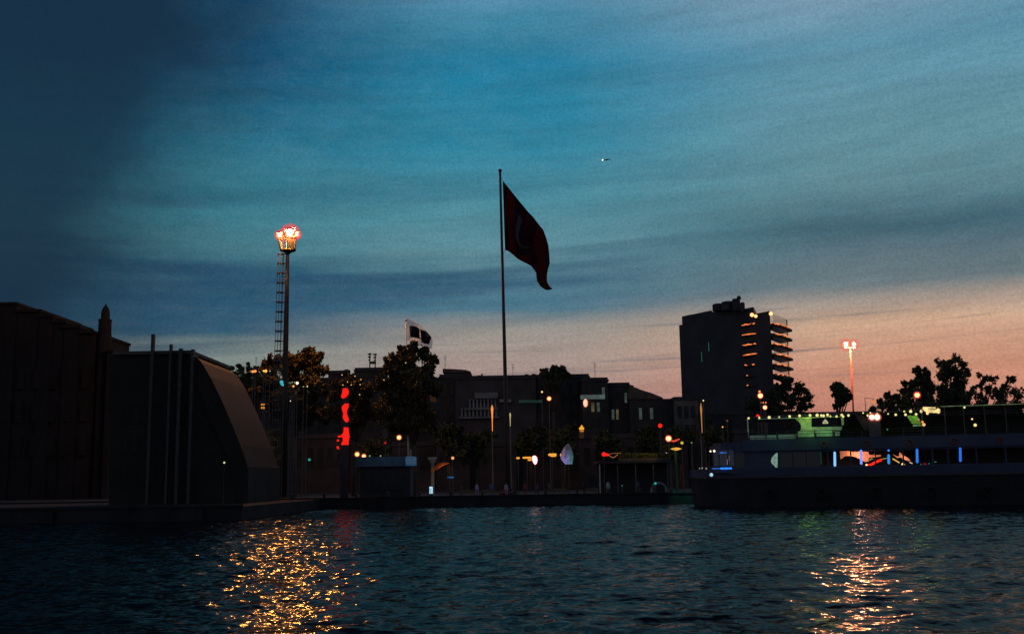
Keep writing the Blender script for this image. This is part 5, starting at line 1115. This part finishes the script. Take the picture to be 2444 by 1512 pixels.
    for px in (2200, 2255, 2300, 2350, 2400):
        s_ = fp(px, 1000, .3)[0]; b = MB(); b.tube([W(s_, .35, z_up), W(s_, .35, z_r - .06)], .06, 6); b.build('roof_post', STEEL, root)
    yl = em('glowing canister', (1, .72, .30), 1.0, True, .45, 2.2)  # lamp light on the canister is put in as emission
    fzz = lambda zx, zy, t: (lambda q: W(q[0], t, q[1]))(fp((2080 + zx * .13911) * .9772, (950 + zy * .13911) * .9772, t))
    b = MB(); pts = [fzz(1240, 335, -.1), fzz(1290, 355, -.1), fzz(1340, 375, -.1), fzz(1480, 382, -.1), fzz(1515, 378, -.1), fzz(1545, 378, -.1)]
    kk = .13911 * .9772 / F * 113; b.tube(pts, [14 * kk, 34 * kk, 36 * kk, 30 * kk, 48 * kk, 30 * kk], 12); b.sphere(fzz(1325, 420, -.1), 24 * kk, n=10, m=7); b.tube([fzz(1245, 318, -.1), fzz(1350, 320, -.1), fzz(1470, 325, -.1)], 10 * kk, 6); b.sphere(fzz(1215, 385, -.1), 24 * kk, (1, 1, 1.2), 10, 7)
    b.build('glow_canister', yl, root, True)
ferry()

# ------------------------------------------------------------------ airliner
def airliner():
    Y = 4600.; c = P(1447, 381.5, Y); root = thing('airliner', c, 'tiny distant airliner with a bright landing light high in the sky', 'airplane')
    pm = mat('airliner paint', (.10, .14, .18), .5, .2, .1); L_ = 17.
    b = MB(); b.tube([c + Vector((x, 0, z)) for x, z in ((-L_, -.4), (-L_ + 2, 0), (-L_ + 5, .2), (L_ - 12, .2), (L_ - 3, .8), (L_, 1.1))], [.5, 1.5, 2, 2, 1.1, .4], 12); b.build('fuselage', pm, root, True)
    for sg in (-1, 1):
        b = MB(); b.prism([c + Vector(v) for v in ((-4, sg * 1.5, -.6), (2.5, sg * 1.5, -.6), (7, sg * 16, 1.), (5, sg * 16, 1.))], (0, 0, .4)); b.build('wing', pm, root)
        b = MB(); b.tube([c + Vector((-3, sg * 6, -1.8)), c + Vector((1, sg * 6, -1.6))], [1.0, .8], 10); b.build('engine', pm, root)
        b = MB(); b.prism([c + Vector(v) for v in ((L_ - 5, sg * .6, 1.), (L_ - 1.5, sg * .6, 1.), (L_ + .5, sg * 6, 1.6), (L_ - 1, sg * 6, 1.6))], (0, 0, .25)); b.build('tailplane', pm, root)
    b = MB(); b.prism([c + Vector(v) for v in ((L_ - 6, -.2, 1.5), (L_ - 1, -.2, 1.4), (L_ + 1, -.2, 6.5), (L_ - 1, -.2, 6.5))], (0, .4, 0)); b.build('fin', pm, root)
    b = MB(); b.sphere(c + Vector((-L_ - 1, -1, -.6)), 2.9, n=12, m=8); b.build('landing_light', em('landing light', (1, .85, .8), 3., False), root, True)
airliner()

# ------------------------------------------------------------------ render settings
SC.view_settings.view_transform = 'Standard'; SC.view_settings.look = 'None'; SC.view_settings.exposure = 0; SC.view_settings.gamma = 1
SC.render.engine = 'CYCLES'; SC.cycles.use_denoising = True; SC.cycles.max_bounces = 6; SC.cycles.transparent_max_bounces = 12
SC.cycles.sample_clamp_indirect = 4; SC.cycles.caustics_reflective = False; SC.cycles.caustics_refractive = False
